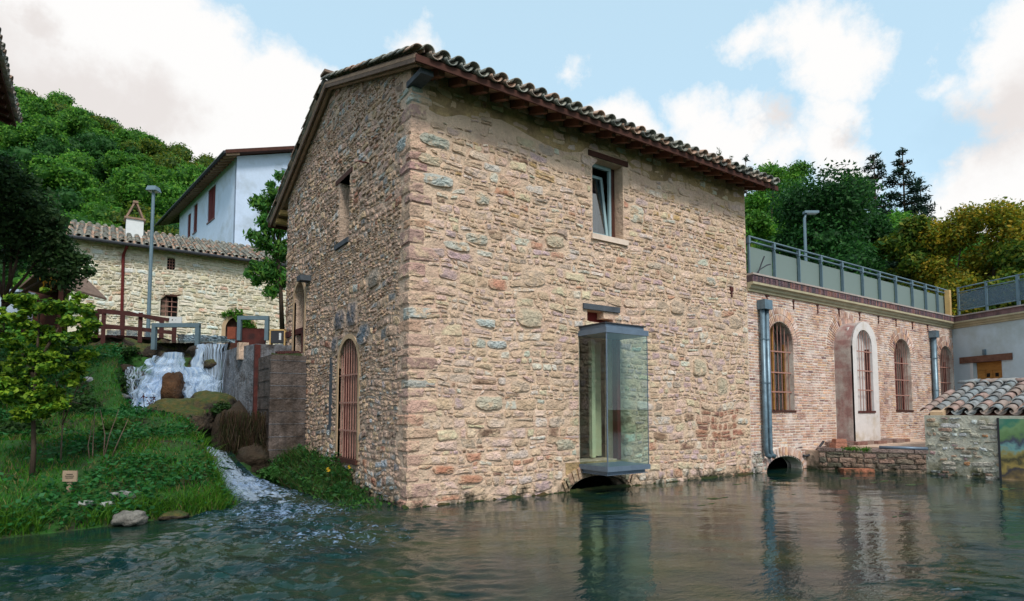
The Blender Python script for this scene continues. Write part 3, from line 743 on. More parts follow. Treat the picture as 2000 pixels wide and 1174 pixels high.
# slate lintel and red niche above the bay
m2 = MB(); HFx.box(m2, 8.55, 9.62, 3.86, 3.98, -.3, .05); m2.build('slate_lintel', 'slate', house)
m2 = MB(); HFx.box(m2, 8.69, 9.44, 3.6, 3.85, -.36, -.22); m2.build('niche_board', 'dark_red_wood', house)
m2 = MB(); HFx.box(m2, 9.15, 9.44, 3.70, 3.86, -.2, .01); m2.build('niche_infill', 'mortar', house)

# glass bay
BX0, BYf, BX1, BZ0, BZ1 = 8.43, 8.84, 9.80, .56, 3.25
q = on(1264.3, 660, 1, BYf); BX1 = q.x
bay = MB(); bay.box(((BX0 + BX1) / 2, (BYf + Y0) / 2, BZ1 + .06), ((BX1 - BX0) / 2 + .02, (Y0 - BYf) / 2 + .02, .055)); 
bay.box(((BX0 + BX1) / 2 , (BYf + Y0) / 2 + .03, BZ1 + .155), ((BX1 - BX0) / 2 - .04, (Y0 - BYf) / 2 - .03, .04))
bo = bay.build('glass_bay_canopy', 'bay_steel', house)
m2 = MB(); m2.box(((BX0 + BX1) / 2 , (BYf + Y0) / 2 + .03, BZ1 + .21), ((BX1 - BX0) / 2 + .0, (Y0 - BYf) / 2 - .0, .012)); m2.build('canopy_sheet', 'bay_top', bo)
bay = MB(); bay.box(((BX0 + BX1) / 2, (BYf + Y0) / 2, BZ0 - .05), ((BX1 - BX0) / 2 + .02, (Y0 - BYf) / 2 + .02, .05)); bay.box(((BX0 + BX1) / 2, (BYf + Y0) / 2 + .03, BZ0 - .13), ((BX1 - BX0) / 2 - .05, (Y0 - BYf) / 2 - .04, .035))
bb_ = bay.build('glass_bay_tray', 'bay_steel', house)
m2 = MB(); m2.box(((BX0 + BX1) / 2, (BYf + Y0) / 2 + .02, BZ0 - .172), ((BX1 - BX0) / 2 - .01, (Y0 - BYf) / 2 - .01, .006)); m2.build('tray_sheet', 'bay_steel', bb_)
for nm, c, h in (('pane', ((BX0 + BX1) / 2, BYf + .006, (BZ0 + BZ1) / 2), ((BX1 - BX0) / 2 - .006, .005, (BZ1 - BZ0) / 2)), ('pane', (BX0 + .006, (BYf + Y0) / 2 + .006, (BZ0 + BZ1) / 2), (.005, (Y0 - BYf) / 2 - .01, (BZ1 - BZ0) / 2)), ('pane', (BX1 - .006, (BYf + Y0) / 2 + .006, (BZ0 + BZ1) / 2), (.005, (Y0 - BYf) / 2 - .01, (BZ1 - BZ0) / 2))):
    m2 = MB(); m2.box(c, h); m2.build(nm, 'glass_bay', bb_)
m2 = MB(); m2.bar((BX0 + .005, BYf + .005, BZ0), (BX0 + .005, BYf + .005, BZ1), .02); m2.bar((BX1 - .005, BYf + .005, BZ0), (BX1 - .005, BYf + .005, BZ1), .012); m2.build('glazing_seam', 'bay_steel', bb_)
m2 = MB(); HFx.box(m2, 9.52, 9.62, .6, 3.3, -.12, .03); m2.build('bay_post', 'dark_red_wood', house)
m2 = MB(); HFx.box(m2, 8.47, 8.55, .6, 3.3, -.36, -.28); m2.build('bay_frame', 'dark_red_wood', house)
m2 = MB(); m2.box((9.06, 9.95, 1.95), (.05, .03, 1.3)); m2.box((9.40, 10.25, 1.95), (.17, .02, 1.3)); m2.build('inner_panel', 'interior_pale', house)
# iron bracket
m2 = MB(); HFx.box(m2, 13.68, 13.80, 4.82, 4.93, .0, .05); HFx.box(m2, 13.71, 13.77, 4.66, 4.82, .0, .04); m2.build('iron_bracket', 'rust', house)

# gable openings
m2 = MB(); HG.box(m2, U(13.78), U(12.68), 6.94, 7.05, -.3, .02); m2.build('gable_window_lintel', 'wood_dark', house)
m2 = MB(); HG.box(m2, U(13.72), U(12.80), 5.39, 5.5, -.3, .05); m2.build('gable_window_sill', 'slate', house)
m2 = MB(); HG.box(m2, U(13.5), U(12.84), 5.5, 6.94, -.33, -.29); m2.build('gable_window_infill', 'concrete_brown', house)
m2 = MB(); HG.box(m2, U(12.98), U(12.84), 5.5, 6.94, -.29, -.06); m2.build('gable_window_shutter', 'render_niche', house)
m2 = MB(); HG.box(m2, U(14.12), U(13.98), 8.5, 8.72, -.33, -.2); m2.build('hole_backing', 'black', house)
m2 = MB(); m2.tube([HG.p(U(11.73), 6.80, 0), HG.p(U(11.75), 6.80, .22)], .016, 6); m2.build('iron_pin', 'rust', house)
m2 = MB(); HG.box(m2, U(15.95), U(15.62), 5.02, 5.16, -.1, .28); m2.build('stone_corbel', 'slate', house)
m2 = MB(); HG.box(m2, strip.a0, strip.a1, strip.b0, strip.b1, 0, .02); HG.box(m2, strip.a0 - .08, strip.a1, strip.b0 - .2, strip.b0, 0, .025); m2.build('grey_stone_strip', 'slate', house)
def ring(fr, arch, w, name, m_, par, c=.02, bot=None, n=16):
    A = [(x, y) for x, y in Arch(arch.a, arch.r, arch.b0, arch.bs, arch.k).loop(n=n)]; B = arch.loop(g=w, n=n, sill=False)
    mb = MB(); k = len(A); mb.add([fr.p(x, y, c) for x, y in A] + [fr.p(x, y, c) for x, y in B] + [fr.p(x, y, -.05) for x, y in A] + [fr.p(x, y, -.02) for x, y in B],
        [(i, i + k, i + 1 + k, i + 1) if 0 else (i, k + i, k + i + 1, i + 1) for i in range(1, k - 1)] + [(k - 1, 2 * k - 1, k, 0)] + [(i + k, i + 3 * k, (i + 1) % k + 3 * k, (i + 1) % k + k) for i in range(1, k)] + [(i, (i + 1) % k, (i + 1) % k + 2 * k, i + 2 * k) for i in range(1, k)])
    return mb.build(name, m_, par)
ring(HG, door, .10, 'door_surround', 'arch_render', house)
ring(HG, updoor, .12, 'doorway_surround', 'arch_render', house)
def grille(fr, arch, c, nb_, bars_h, name, m_, par, w=.02):
    mb = MB(); top_ = arch.bs
    for i in range(nb_):
        a = arch.a - arch.r + 2 * arch.r * (i + .5) / nb_; d = (a - arch.a) / arch.r
        mb.bar(fr.p(a, arch.b0, c), fr.p(a, arch.bs + arch.r * arch.k * math.sqrt(max(0, 1 - d * d)), c), w, w, fr.n)
    g = mb.build(name, m_, par)
    for b in bars_h:
        m2 = MB(); hw = arch.r if b < arch.bs else arch.r * math.sqrt(max(.02, 1 - ((b - arch.bs) / (arch.r * arch.k)) ** 2)); m2.bar(fr.p(arch.a - hw, b, c + w), fr.p(arch.a + hw, b, c + w), .035, .012, fr.n); m2.build('cross_bar', m_, g)
    return g
dm = MB(); HG.box(dm, door.a - .5, door.a + .62, .66, 2.62, -.30, -.26); HG.box(dm, door.a - .45, door.a + .5, 2.62, 3.1, -.30, -.26); dl = dm.build('door_leaf', 'wood_grey', house)
m2 = MB(); HG.box(m2, door.a - .62, door.a - .50, .66, 3.0, -.22, -.12); m2.build('door_frame', 'dark_red_wood', dl)
for i in range(6):
    m2 = MB(); a = door.a - .48 + i * .18; HG.box(m2, a, a + .165, .68, min(3.05, 2.62 + math.sqrt(max(0, .36 - (a + .08 - door.a) ** 2))), -.26, -.245); m2.build('plank', 'wood_grey', dl)
grille(HG, Arch(door.a, .60, .66, 2.62), -.04, 8, (1.25, 1.85, 2.45), 'door_grille', 'rust_light', house)
m2 = MB(); HG.box(m2, door.a - .66, door.a + .66, .56, .66, -.3, .06); m2.build('door_sill', 'wood_dark', house)
m2 = MB(); HG.box(m2, updoor.a - .5, updoor.a + .5, 3.2, 4.68, -.34, -.30); HG.box(m2, updoor.a - .42, updoor.a + .42, 4.68, 5.0, -.34, -.30); m2.build('doorway_leaf', 'wood_dark', house)
m2 = MB(); HG.box(m2, updoor.a - .05, updoor.a + .03, 3.2, 5.1, -.2, -.12); m2.build('doorway_post', 'rust', house)
mat('wood_lintel', srgb(112, 80, 66), var=.3, vs=6, bump=.4)
mat('shed_plaster', srgb(196, 194, 180), var=.16, vs=3, bump=1, bs=14, bd=.03, second=srgb(166, 160, 138), s_sc=1.8, wet=.38, wetc=(.07, .075, .03))
# ------------------------------------------------------------------ brick building
K = Vector((28.1, 9.686, 0))
bh = thing('brick_building', 'long low brick wing with arched barred windows under a cream cornice', 'building', (X1, Y0, 0))
AW = [Arch(16.0, .63, 1.66, 3.57), Arch(19.82, .63, 1.66, 3.57), Arch(23.62, .65, 1.66, 3.57), Arch(27.40, .62, 1.66, 3.57)]
cul = Arch(16.03, .89, -.7, 0.02, .42)
wall('wall', HFx, [(X1 + .004, -.8), (K.x, -.8), (K.x, 4.95), (X1 + .004, 4.95)], [AW[0].loop(), AW[2].loop(), AW[3].loop(), cul.loop()], 'brick_mortar', bh, rev=.34, thick=.45)
def blocked(b):
    out = []
    for i, a in enumerate(AW):
        if i == 1: out.append((18.9, 20.55)) if .5 < b < 3.6 else (out.append((19.72 - math.sqrt(max(0, 1.25 ** 2 - (b - 3.6) ** 2)), 19.72 + math.sqrt(max(0, 1.25 ** 2 - (b - 3.6) ** 2)))) if 3.6 <= b < 4.85 else None); continue
        if a.b0 < b < a.bs: out.append((a.a - a.r, a.a + a.r))
        elif a.bs <= b < a.bs + a.r + .43: w = math.sqrt((a.r + .43) ** 2 - (b - a.bs) ** 2); out.append((a.a - w, a.a + w))
    rr = cul.r + .3; kk = cul.r * cul.k + .3
    if b < kk + .02: w = rr * math.sqrt(max(0, 1 - ((b - .02) / kk) ** 2)); out.append((cul.a - w, cul.a + w))
    if b < .55: out.append((14.3, 15.2 - (b - .2) * .8))
    return out
bricks = []
BV = [(-1, -1, 0), (1, -1, 0), (1, 1, 0), (-1, 1, 0), (-1, -1, 1), (1, -1, 1), (1, 1, 1), (-1, 1, 1)]
BF = [(4, 5, 6, 7), (0, 1, 5, 4), (1, 2, 6, 5), (2, 3, 7, 6), (3, 0, 4, 7)]
BT = [(12, (192, 152, 132)), (8, (180, 140, 124)), (6, (202, 162, 136)), (4, (164, 128, 118)), (3, (210, 168, 136)), (1, (122, 92, 92)), (3, (210, 188, 180))]
rn = random.Random(12)
def brick_at(fr, a, b, ha, hb, rn, rot=0, pr=None):
    pr = rn.uniform(.004, .016) if pr is None else pr; t = rot + rn.uniform(-.02, .02); ca, sa = math.cos(t), math.sin(t)
    V = []
    for x, y, z in BV:
        x = x * (ha - (.004 if z else 0)) + rn.uniform(-.003, .003); y = y * (hb - (.003 if z else 0)) + rn.uniform(-.003, .003)
        V.append(fr.p(a + x * ca - y * sa, b + x * sa + y * ca, -.01 if z == 0 else pr + rn.uniform(-.002, .002)))
    pos = V[0]; d = (pos - CAM); return (ha * hb * abs(d.normalized().dot(fr.n)) / d.length ** 2, V, BF, pick(rn, BT))
b = .04; row = 0
while b < 4.86:
    bl = sorted(blocked(b + .035)); a = X1 + .02 - (.13 if row % 2 else 0) - rn.uniform(0, .02); wav = lambda a: .012 * math.sin(a * .9 + b * .7) + .01 * noise.noise(Vector((a * .6, b, 1)))
    while a < K.x:
        w = .25 + rn.uniform(-.012, .012) if rn.random() > .12 else .125
        segs = [(max(a, X1 + .01), min(a + w, K.x - .01))]
        for lo, hi in bl:
            new = []
            for s0, s1 in segs:
                if s1 <= lo or s0 >= hi: new.append((s0, s1)); continue
                if s0 < lo: new.append((s0, lo))
                if s1 > hi: new.append((hi, s1))
            segs = new
        for s0, s1 in segs:
            if s1 - s0 > .045: bricks.append(brick_at(HFx, (s0 + s1) / 2, b + .031 + wav(a), (s1 - s0) / 2 - .004, .0255, rn))
        a += w + .016
    b += .0765; row += 1
for i, a in enumerate(AW):
    r_, ca, cb = (a.r, a.a, a.bs) if i != 1 else (.82, 19.72, 3.6)
    for r0 in (r_ + .105, r_ + .315):
        n = int(math.pi * r0 / .082)
        for k in range(n):
            t = math.pi * (k + .5) / n; bricks.append(brick_at(HFx, ca + r0 * math.cos(t), cb + r0 * math.sin(t), .096, .024, rn, rot=t, pr=.018))
for k in range(22):
    t = math.pi * (k + .5) / 22; bricks.append(brick_at(HFx, cul.a + (cul.r + .14) * math.cos(t), .02 + (cul.r * cul.k + .14) * math.sin(t), .12, .045, rn, rot=math.atan2(math.sin(t) * .75, math.cos(t) * .6), pr=.03))
st = sorted(bricks, key=lambda s_: -s_[0])
for s_ in st[:300]: MB().add(s_[1], s_[2], s_[3]).build('brick', 'brick', bh)
mb = MB()
for s_ in st[300:]: mb.add(s_[1], s_[2], s_[3])
tag(mb.build('brickwork', 'brick', bh), kind='stuff')
rn = random.Random(3)
fs_ = lay([[(a + 14.4, b) for a, b in p] for p in courses(1.0, .6, rn, (.09, .16), (1, 2.2), .05, 3)], HFx, rn, None, [cul], lambda a, b, r: pick(r, [(3, (196, 192, 184)), (2, (180, 168, 156)), (1, (160, 150, 140))]), (.03, .06), .01, keep=lambda a, b, r: a < 15.25 - b * .8, bounds=(14.48, -.1, 15.3, .6))
for s_ in fs_: MB().add(s_[1], s_[2], s_[3]).build('footing_stone', 'stone', bh)
# windows: dark rooms behind rusty bars
for i, a in enumerate(AW):
    if i == 1: continue
    m2 = MB(); HFx.box(m2, a.a - a.r - .1, a.a + a.r + .1, 1.5, 4.4, -.9, -.84); wb = m2.build('window', 'black' if i == 0 else 'interior', bh)
    grille(HFx, a, -.10, 8 if i else 7, (2.2, 2.75, 3.35), 'window_grille', 'rust_light', wb, w=.018)
    m2 = MB(); HFx.box(m2, a.a - a.r, a.a - a.r + .06, 1.7, 3.6, -.3, -.24); HFx.box(m2, a.a + a.r - .08, a.a + a.r, 1.7, 3.6, -.3, -.24); HFx.box(m2, a.a - .03, a.a + .03, 1.7, 4.1, -.3, -.24); m2.build('window_frame', 'wood_door' if i == 0 else 'dark_red_wood', wb)
    m2 = MB(); HFx.box(m2, a.a - a.r + .05, a.a + a.r - .05, 1.7, 3.9, -.28, -.275); m2.build('pane', 'glass_window', wb)
    m2 = MB(); HFx.box(m2, a.a - a.r - .02, a.a + a.r + .03, 1.62, 1.68, -.3, .03); m2.build('window_sill', 'wood_dark', wb)
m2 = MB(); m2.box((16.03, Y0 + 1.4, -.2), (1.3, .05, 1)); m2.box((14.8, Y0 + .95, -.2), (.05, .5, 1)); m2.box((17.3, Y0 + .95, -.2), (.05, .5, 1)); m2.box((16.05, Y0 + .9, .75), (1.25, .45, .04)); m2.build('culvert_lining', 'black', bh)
# plastered bow with its own barred window
NF = Fr((0, 9.125, 0), (1, 0, 0), (0, 0, 1), (0, -1, 0))
na = Arch(19.715, .79, .30, 3.65); ni = Arch(19.66, .50, 1.66, 3.68)
lp = na.loop(); m2 = MB(); n = len(lp); V = [NF.p(a, b) for a, b in lp] + [HFx.p(a, b, -.1) for a, b in lp]
m2.add(V, [(i, (i + 1) % n, n + (i + 1) % n, n + i) for i in range(n)]); niche = m2.build('window_bow', 'niche_side', bh, smooth=False)
wall('bow_front', NF, [(a, b) for a, b in na.loop()], [ni.loop()], 'render_niche', niche, rev=.2, thick=.05, back=False)
m2 = MB(); NF.box(m2, 19.1, 20.2, 1.6, 4.25, -.24, -.2); m2.build('bow_shutter', 'render_niche', niche)
grille(NF, ni, -.05, 6, (2.3, 2.9, 3.5), 'bow_grille', 'rust_light', niche, w=.016)
m2 = MB(); NF.box(m2, 19.12, 20.2, 1.6, 1.66, -.2, .03); NF.box(m2, 20.1, 20.16, 1.66, 3.6, -.2, -.1); m2.build('bow_sill', 'rust', niche)
for x in (15.365, 16.70, 18.02, 19.28, 20.6, 21.9, 23.2, 24.5, 25.8):
    m2 = MB(); HFx.box(m2, x - .018, x + .018, 4.62, 4.88, .0, .03); HFx.box(m2, x - .05, x + .05, 4.85, 4.89, .0, .035); m2.build('tie_anchor', 'rust', bh)
# cornice and brick-on-edge coping, straight along the brick wing
prof = [(0, 4.90), (.05, 4.92), (.05, 4.97), (.10, 5.0), (.12, 5.06), (.19, 5.09), (.19, 5.15), (0, 5.15)]
def run(fr, a0, a1, name, m_, prof, par, ext=0):
    m2 = MB(); m2.prism([fr.p(a0, b, c) for c, b in prof], fr.u * (a1 - a0)); return m2.build(name, m_, par)
run(HFx, X1 + .01, K.x - .0, 'cornice', 'cornice', prof, bh)
cp = [(-.30, 5.15), (.16, 5.152), (.16, 5.34), (-.30, 5.34)]
cope = run(HFx, X1 + .01, K.x, 'coping', 'coping', cp, bh)
mb = MB(); rn = random.Random(8); nb = 0; a = X1 + .03
while a < K.x - .2:
    V = []; d = rn.uniform(.0, .012)
    m2 = MB(); HFx.box(m2, a, a + .062, 5.16, 5.33 + rn.uniform(-.006, .008), .155, .175 + d, pick(rn, [(3, (116, 88, 92)), (2, (96, 78, 86)), (2, (136, 98, 92)), (1, (84, 76, 82))]))
    if nb < 180: m2.build('coping_brick', 'stone', cope); nb += 1
    else: mb.add(m2.v, m2.f, m2.c[0])
    a += .075
run(HFx, X1 + .01, K.x, 'coping_top', 'coping_top', [(-.32, 5.342), (.2, 5.342), (.2, 5.39), (-.32, 5.40)], bh)
m2 = MB(); m2.box(((X1 + 40) / 2, 13.6, 5.2), ((40 - X1) / 2 + .002, 3.6, .15)); m2.build('terrace_deck', 'asphalt', bh)
# downpipes
def pipe(x, z0, z1, name, double, foot):
    m2 = MB(); m2.box((x, Y0 - .14, z1 + .12), (.18 if double else .15, .12, .13)); p = m2.build(name, 'zinc', bh)
    for k in ((-.1, .1) if double else (0,)):
        m2 = MB(); pts = [(x + k, Y0 - .12, z1), (x + k, Y0 - .12, z0 + .2)] + ([(x + k + .03, Y0 - .13, z0 + .06), (x + k + .12, Y0 - .18, z0)] if foot else [(x + k, Y0 - .12, z0)])
        m2.tube(pts, .066 if double else .095, 12); m2.build('pipe', 'zinc', p, smooth=True)
        for zz in (1.2, 2.4, 3.6):
            m2 = MB(); m2.tube([(x + k, Y0 - .12, zz), (x + k, Y0 - .12, zz + .04)], .074 if double else .103, 12); m2.build('pipe_clip', 'zinc', p)
pipe(15.06, .42, 4.45, 'downpipe', True, True); pipe(26.0, .8, 4.42, 'downpipe', False, False)

# ------------------------------------------------------------------ white rendered building at the far right
E_ = on(2000, 612, 2, 5.10); ud = Vector((E_.x - K.x, E_.y - K.y, 0)).normalized(); WFr = Fr(K, ud, (0, 0, 1), ud.cross(Vector((0, 0, 1))))
wbld = thing('rendered_building', 'pale rendered building with a boarded timber door under a wooden lintel', 'building', tuple(K))
WL = 9.0
a0, _ = WFr.hit(1901, 720); a1, _ = WFr.hit(1957, 720); _, bt = WFr.hit(1925, 706); l0, lb = WFr.hit(1876, 705); l1, _ = WFr.hit(1978, 700); _, lt = WFr.hit(1925, 694)
wall('wall', WFr, [(0.0, -.2), (WL, -.2), (WL, 4.95), (0.0, 4.95)], [[(a0, bt - 1.9), (a1, bt - 1.9), (a1, bt), (a0, bt)]], 'render_white', wbld, rev=.25, thick=.4)
run(WFr, -.1, WL, 'cornice', 'cornice', prof, wbld); run(WFr, -.1, WL, 'coping', 'coping', [(-.30, 5.155), (.155, 5.155), (.155, 5.345), (-.3, 5.345)], wbld)
run(WFr, -.1, WL, 'coping_top', 'coping_top', [(-.32, 5.346), (.2, 5.346), (.2, 5.392), (-.32, 5.402)], wbld)
m2 = MB(); WFr.box(m2, l0, l1, lt - .24, lt, -.2, .05); m2.build('lintel', 'wood_lintel', wbld)
m2 = MB(); WFr.box(m2, a0, a1, bt - 1.9, bt, -.24, -.20); dr = m2.build('door', 'wood_door', wbld)
for i in range(6):
    m2 = MB(); z1_ = bt - .02 - i * .31
    if i == 1:
        for (s0, s1) in ((a0, a0 + .32), (a0 + .46, a0 + .60), (a0 + .74, a1)):
            if s1 > s0: WFr.box(m2, s0, min(s1, a1), z1_ - .30, z1_, -.2, -.17)
    else: WFr.box(m2, a0, a1, z1_ - .30, z1_, -.2, -.17)
    m2.build('board', 'wood_door', dr)
for s0 in (a0 + .34 * (a1 - a0), a0 + .64 * (a1 - a0)):
    m2 = MB(); WFr.box(m2, s0, s0 + .13, bt - .58, bt - .44, -.17, -.164); m2.build('peephole', 'black', dr)
m2 = MB(); WFr.box(m2, a0 - .12, a0 - .0, bt - 1.9, bt - .02, -.02, .02); m2.build('door_jamb', 'white_paint', wbld)
m2 = MB(); WFr.box(m2, (l0 + l1) / 2 - .05, (l0 + l1) / 2 + .05, lt + .02, lt + .22, 0, .08); m2.build('wall_lamp', 'zinc', wbld)
m2 = MB(); q0 = WFr.p(0, 0, -.45); m2.prism([WFr.p(-.3, 5.2, -.4), WFr.p(WL, 5.2, -.4), WFr.p(WL, 5.2, -9), WFr.p(-.3, 5.2, -9)], (0, 0, .12)); m2.build('roof_deck', 'asphalt', wbld)
# low pitched roof and a squat chimney seen through the railing
qa = P(1867, 592, 36); qb = P(2030, 548, 36)
low = thing('low_roofed_building', 'grey low-pitched roof with a squat chimney behind the right-hand railing', 'building', (qa.x, qa.y, 5.3))
m2 = MB(); dd = Vector((hv.x, hv.y, 0)); dr_ = (qb - qa); m2.prism([qa, qb, qb + dr_, qb + dr_ * 1 - Vector((0, 0, 6)), qa - Vector((0, 0, 2.5))], dd * 7); m2.build('roof', 'asphalt', low)
m2 = MB(); m2.prism([qa - dd * .05 + Vector((0, 0, -.35)), qb - dd * .05 + Vector((0, 0, -.5)), qb - dd * .05 + Vector((0, 0, -.15)), qa - dd * .05 + Vector((0, 0, -.1))], dd * .03); m2.build('roof_edge', 'coping_top', low)
c = P(1906, 570, 37); m2 = MB(); m2.box((c.x, c.y, c.z - .1), (.34, .34, .6), taper=.8); ch = m2.build('chimney', 'brick_slab', low); m2 = MB(); m2.box((c.x, c.y, c.z + .55), (.4, .4, .06)); m2.build('chimney_cap', 'coping_top', ch)

# ------------------------------------------------------------------ railings on the terrace
RFr = Fr((0, 9.80, 0), (1, 0, 0), (0, 0, 1), (0, -1, 0))
rl = thing('terrace_railing', 'blue-grey steel railing with grey screens running along the brick wing', 'railing', (X1, 9.8, 5.36))
px_ = [1463, 1512, 1560, 1603, 1644, 1683, 1716, 1747.5, 1779, 1805, 1827.6, 1849]; xs = [RFr.hit(p, 520)[0] for p in px_]
for i, x in enumerate(xs):
    m2 = MB(); RFr.box(m2, x - .022, x + .022, 5.36, 6.50, -.03, .03); RFr.box(m2, x - .042, x + .042, 6.30, 6.46, -.045, .045); m2.build('post', 'steel_blue', rl)
for i in range(len(xs) - 1):
    for z in (6.50, 6.36):
        m2 = MB(); m2.tube([RFr.p(xs[i], z), RFr.p(xs[i + 1], z)], .026, 8); m2.build('rail', 'steel_blue', rl, smooth=True)
m2 = MB(); m2.tube([RFr.p(xs[0], 5.46), RFr.p(xs[-1], 5.46)], .02, 6); m2.build('lower_rail', 'steel_blue', rl)
for i in range(0, len(xs) - 1):
    m2 = MB(); RFr.box(m2, xs[i] + .04, xs[i + 1] - .015, 5.47, 6.24, -.06, -.052); m2.build('screen_panel', 'screen', rl)
    m2 = MB(); RFr.box(m2, xs[i + 1] - .013, xs[i + 1] + .013, 5.47, 6.24, .035, .05) ; m2.build('panel_seam', 'steel_blue', rl)
m2 = MB(); m2.tube([(14.8, 9.62, 5.4), (14.95, 9.6, 5.55), (15.3, 9.6, 5.72), (15.5, 9.62, 5.78)], .02, 6); m2.tube([(14.85, 9.6, 5.42), (15.05, 9.6, 5.75), (15.18, 9.6, 5.95)], .02, 6)
tag(m2.build('bent_cable', 'bay_top'), 'two dark bent cable ends poking up beside the stone house', 'cable')
c = WFr.p(-.12, 0, -.05)
m2 = MB(); c2 = on(1858.5, 615, 2, 5.41); m2.box((27.95, 9.72, 5.94), (.085, .085, .53)); tag(m2.build('timber_post', 'wood_post'), 'raw yellow timber post at the corner between the two railings', 'post')
r2 = thing('corner_railing', 'thin blue-grey railing with see-through mesh on the pale rendered building', 'railing', tuple(WFr.p(0, 5.36, -.1)))
aa = [WFr.hit(p, 590)[0] for p in (1868, 1923, 1985)]; aa += [aa[2] + (aa[2] - aa[1]), aa[2] + 2 * (aa[2] - aa[1])]; aa[0] = max(aa[0], .05)
for i, a in enumerate(aa):
    w = .05 if i == 2 else .03
    m2 = MB(); WFr.box(m2, a - w, a + w, 5.38, 6.55, -.13, -.07); m2.build('post', 'steel_blue', r2)
for i in range(len(aa) - 1):
    for z in (6.52, 6.34, 5.62):
        m2 = MB(); m2.tube([WFr.p(aa[i], z, -.1), WFr.p(aa[i + 1], z, -.1)], .024, 8); m2.build('rail', 'steel_blue', r2, smooth=True)
    m2 = MB(); WFr.box(m2, aa[i] + .05, aa[i + 1] - .05, 5.62, 6.3, -.12, -.115); m2.build('mesh_panel', 'screen_thin', r2)
def lamp(px, ytop, D, zb, armpx, label, h=.07, w=.07):
    t = P(px, ytop, D); th = thing('street_lamp', label, 'street lamp', (t.x, t.y, zb))
    m2 = MB(); m2.tube([(t.x, t.y, zb), (t.x, t.y, zb + 1.2), (t.x, t.y, t.z - .25)] + ([(t.x + rv.x * .08, t.y + rv.y * .08, t.z - .05)] if armpx else [(t.x, t.y, t.z)]), [w, w, w * .8, w * .7], 10); m2.build('pole', 'steel_blue', th, smooth=True)
    m2 = MB()
    if armpx: m2.box(t + rv * .28 + Vector((0, 0, 0)), (.30, .12, .05), (rv, Vector((hv.x, hv.y, 0)), Vector((0, 0, 1))))
    else: m2.box(t + Vector((0, 0, .05)), (.2, .2, .09), (rv, Vector((hv.x, hv.y, 0)), Vector((0, 0, 1))), taper=.8)
    hd = m2.build('lamp_head', 'steel_blue', th)
    m2 = MB(); c_ = t + (rv * .3 if armpx else Vector((0, 0, 0))) - Vector((0, 0, .06 if armpx else .05)); m2.box(c_, (.22 if armpx else .17, .1, .012), (rv, Vector((hv.x, hv.y, 0)), Vector((0, 0, 1)))); m2.build('lens', 'white_paint', hd)
lamp(1571, 415, 26, 5.3, True, 'grey street lamp with a short arm behind the terrace railing')
lamp(300, 372, 24, 3.7, False, 'tall pole street lamp in front of the old stone farmhouse', w=.075)

# ------------------------------------------------------------------ tiled wash-house, mural, ledge
SX = 18.296
SFr = Fr((SX, 7.03, 0), (0, -1, 0), (0, 0, 1), (-1, 0, 0))
sh = thing('wash_house', 'small rubble wash-house with a low curved-tile roof at the water edge', 'shed', (SX, 7.03, 0))
A_ = on(1812, 806, 1, 7.16); B_ = on(1885, 752, 1, 7.16); ss = (B_ - A_); Ls = ss.length; ss.normalize()
SL = 4.2
wall('wall', SFr, [(0, -.6), (SL, -.6), (SL, A_.z - .07), (0, A_.z - .07)], [], 'shed_plaster', sh, thick=.35)
sidep = [(SX + .36, 7.03, -.6), (B_.x + .6, 7.03, -.6), (B_.x + .6, 7.03, B_.z + .1), (SX + .36, 7.03, A_.z + .02)]
m2 = MB(); m2.prism(sidep, (0, -.3, 0)); m2.build('side_wall', 'arch_render', sh)
m2 = MB(); m2.prism([A_ + Vector((.04, 0, -.035)), B_ + Vector((0, 0, -.035)), B_ + Vector((0, 0, -.1)), A_ + Vector((.04, 0, -.1))], (0, -SL, 0)); m2.build('roof_deck', 'wood_dark', sh)
m2 = MB(); m2.prism([B_ + Vector((0, 0, -.04)), B_ + Vector((2, 0, -.7)), B_ + Vector((2, 0, -.78)), B_ + Vector((0, 0, -.1))], (0, -SL, 0)); m2.build('rear_roof', 'tile', sh)
m2 = MB(); m2.box((A_.x + .12, 7.16 - SL / 2, A_.z - .09), (.06, SL / 2, .035)); m2.build('gutter_board', 'bay_top', sh)
tile_roof(sh, A_ + Vector((0, -.06, .0)), (0, -1, 0), ss, SL, Ls, T_SHED, pe=.315, ps=.37, rows_parts=9, seed=5)
rn = random.Random(4)
for i in range(5):
    me = T_SHED[0][2 if i % 2 else 5][0]; o = obj('verge_tile', me, 'tile', sh); nn = Vector((0, -1, 0)).cross(ss)
    nn = -nn if nn.z < 0 else nn; ex = ss.cross(nn)
    Mx = Matrix((ex, (ss - nn * .05).normalized(), nn)).transposed().to_4x4(); Mx.translation = A_ + ss * (i * .37) + nn * .035 + Vector((0, .06, 0)); o.matrix_basis = Mx
for i in range(9):
    me = rn.choice(T_SHED[0])[0]; o = obj('ridge_tile', me, 'tile', sh); o.matrix_basis = Matrix.Translation(B_ + Vector((0, -.42 * i - .4, .05))) @ Matrix.Scale(1.15, 4)
polys = courses(1.62, 1.6, random.Random(6), (.07, .13), (1.5, 4), .09, 8)
stS = lay(polys, SFr, random.Random(61), None, [], lambda a, b, r: pick(r, [(5, (190, 186, 172)), (3, (170, 160, 142)), (2, (178, 150, 130)), (1, (184, 140, 104)), (1, (176, 150, 150)), (2, (200, 204, 204))]), (.012, .035), .018, keep=lambda a, b, r: r.random() < .62, bounds=(0.02, -.1, 1.6, A_.z - .12))
for s_ in stS: MB().add(s_[1], s_[2], s_[3]).build('stone', 'stone', sh)
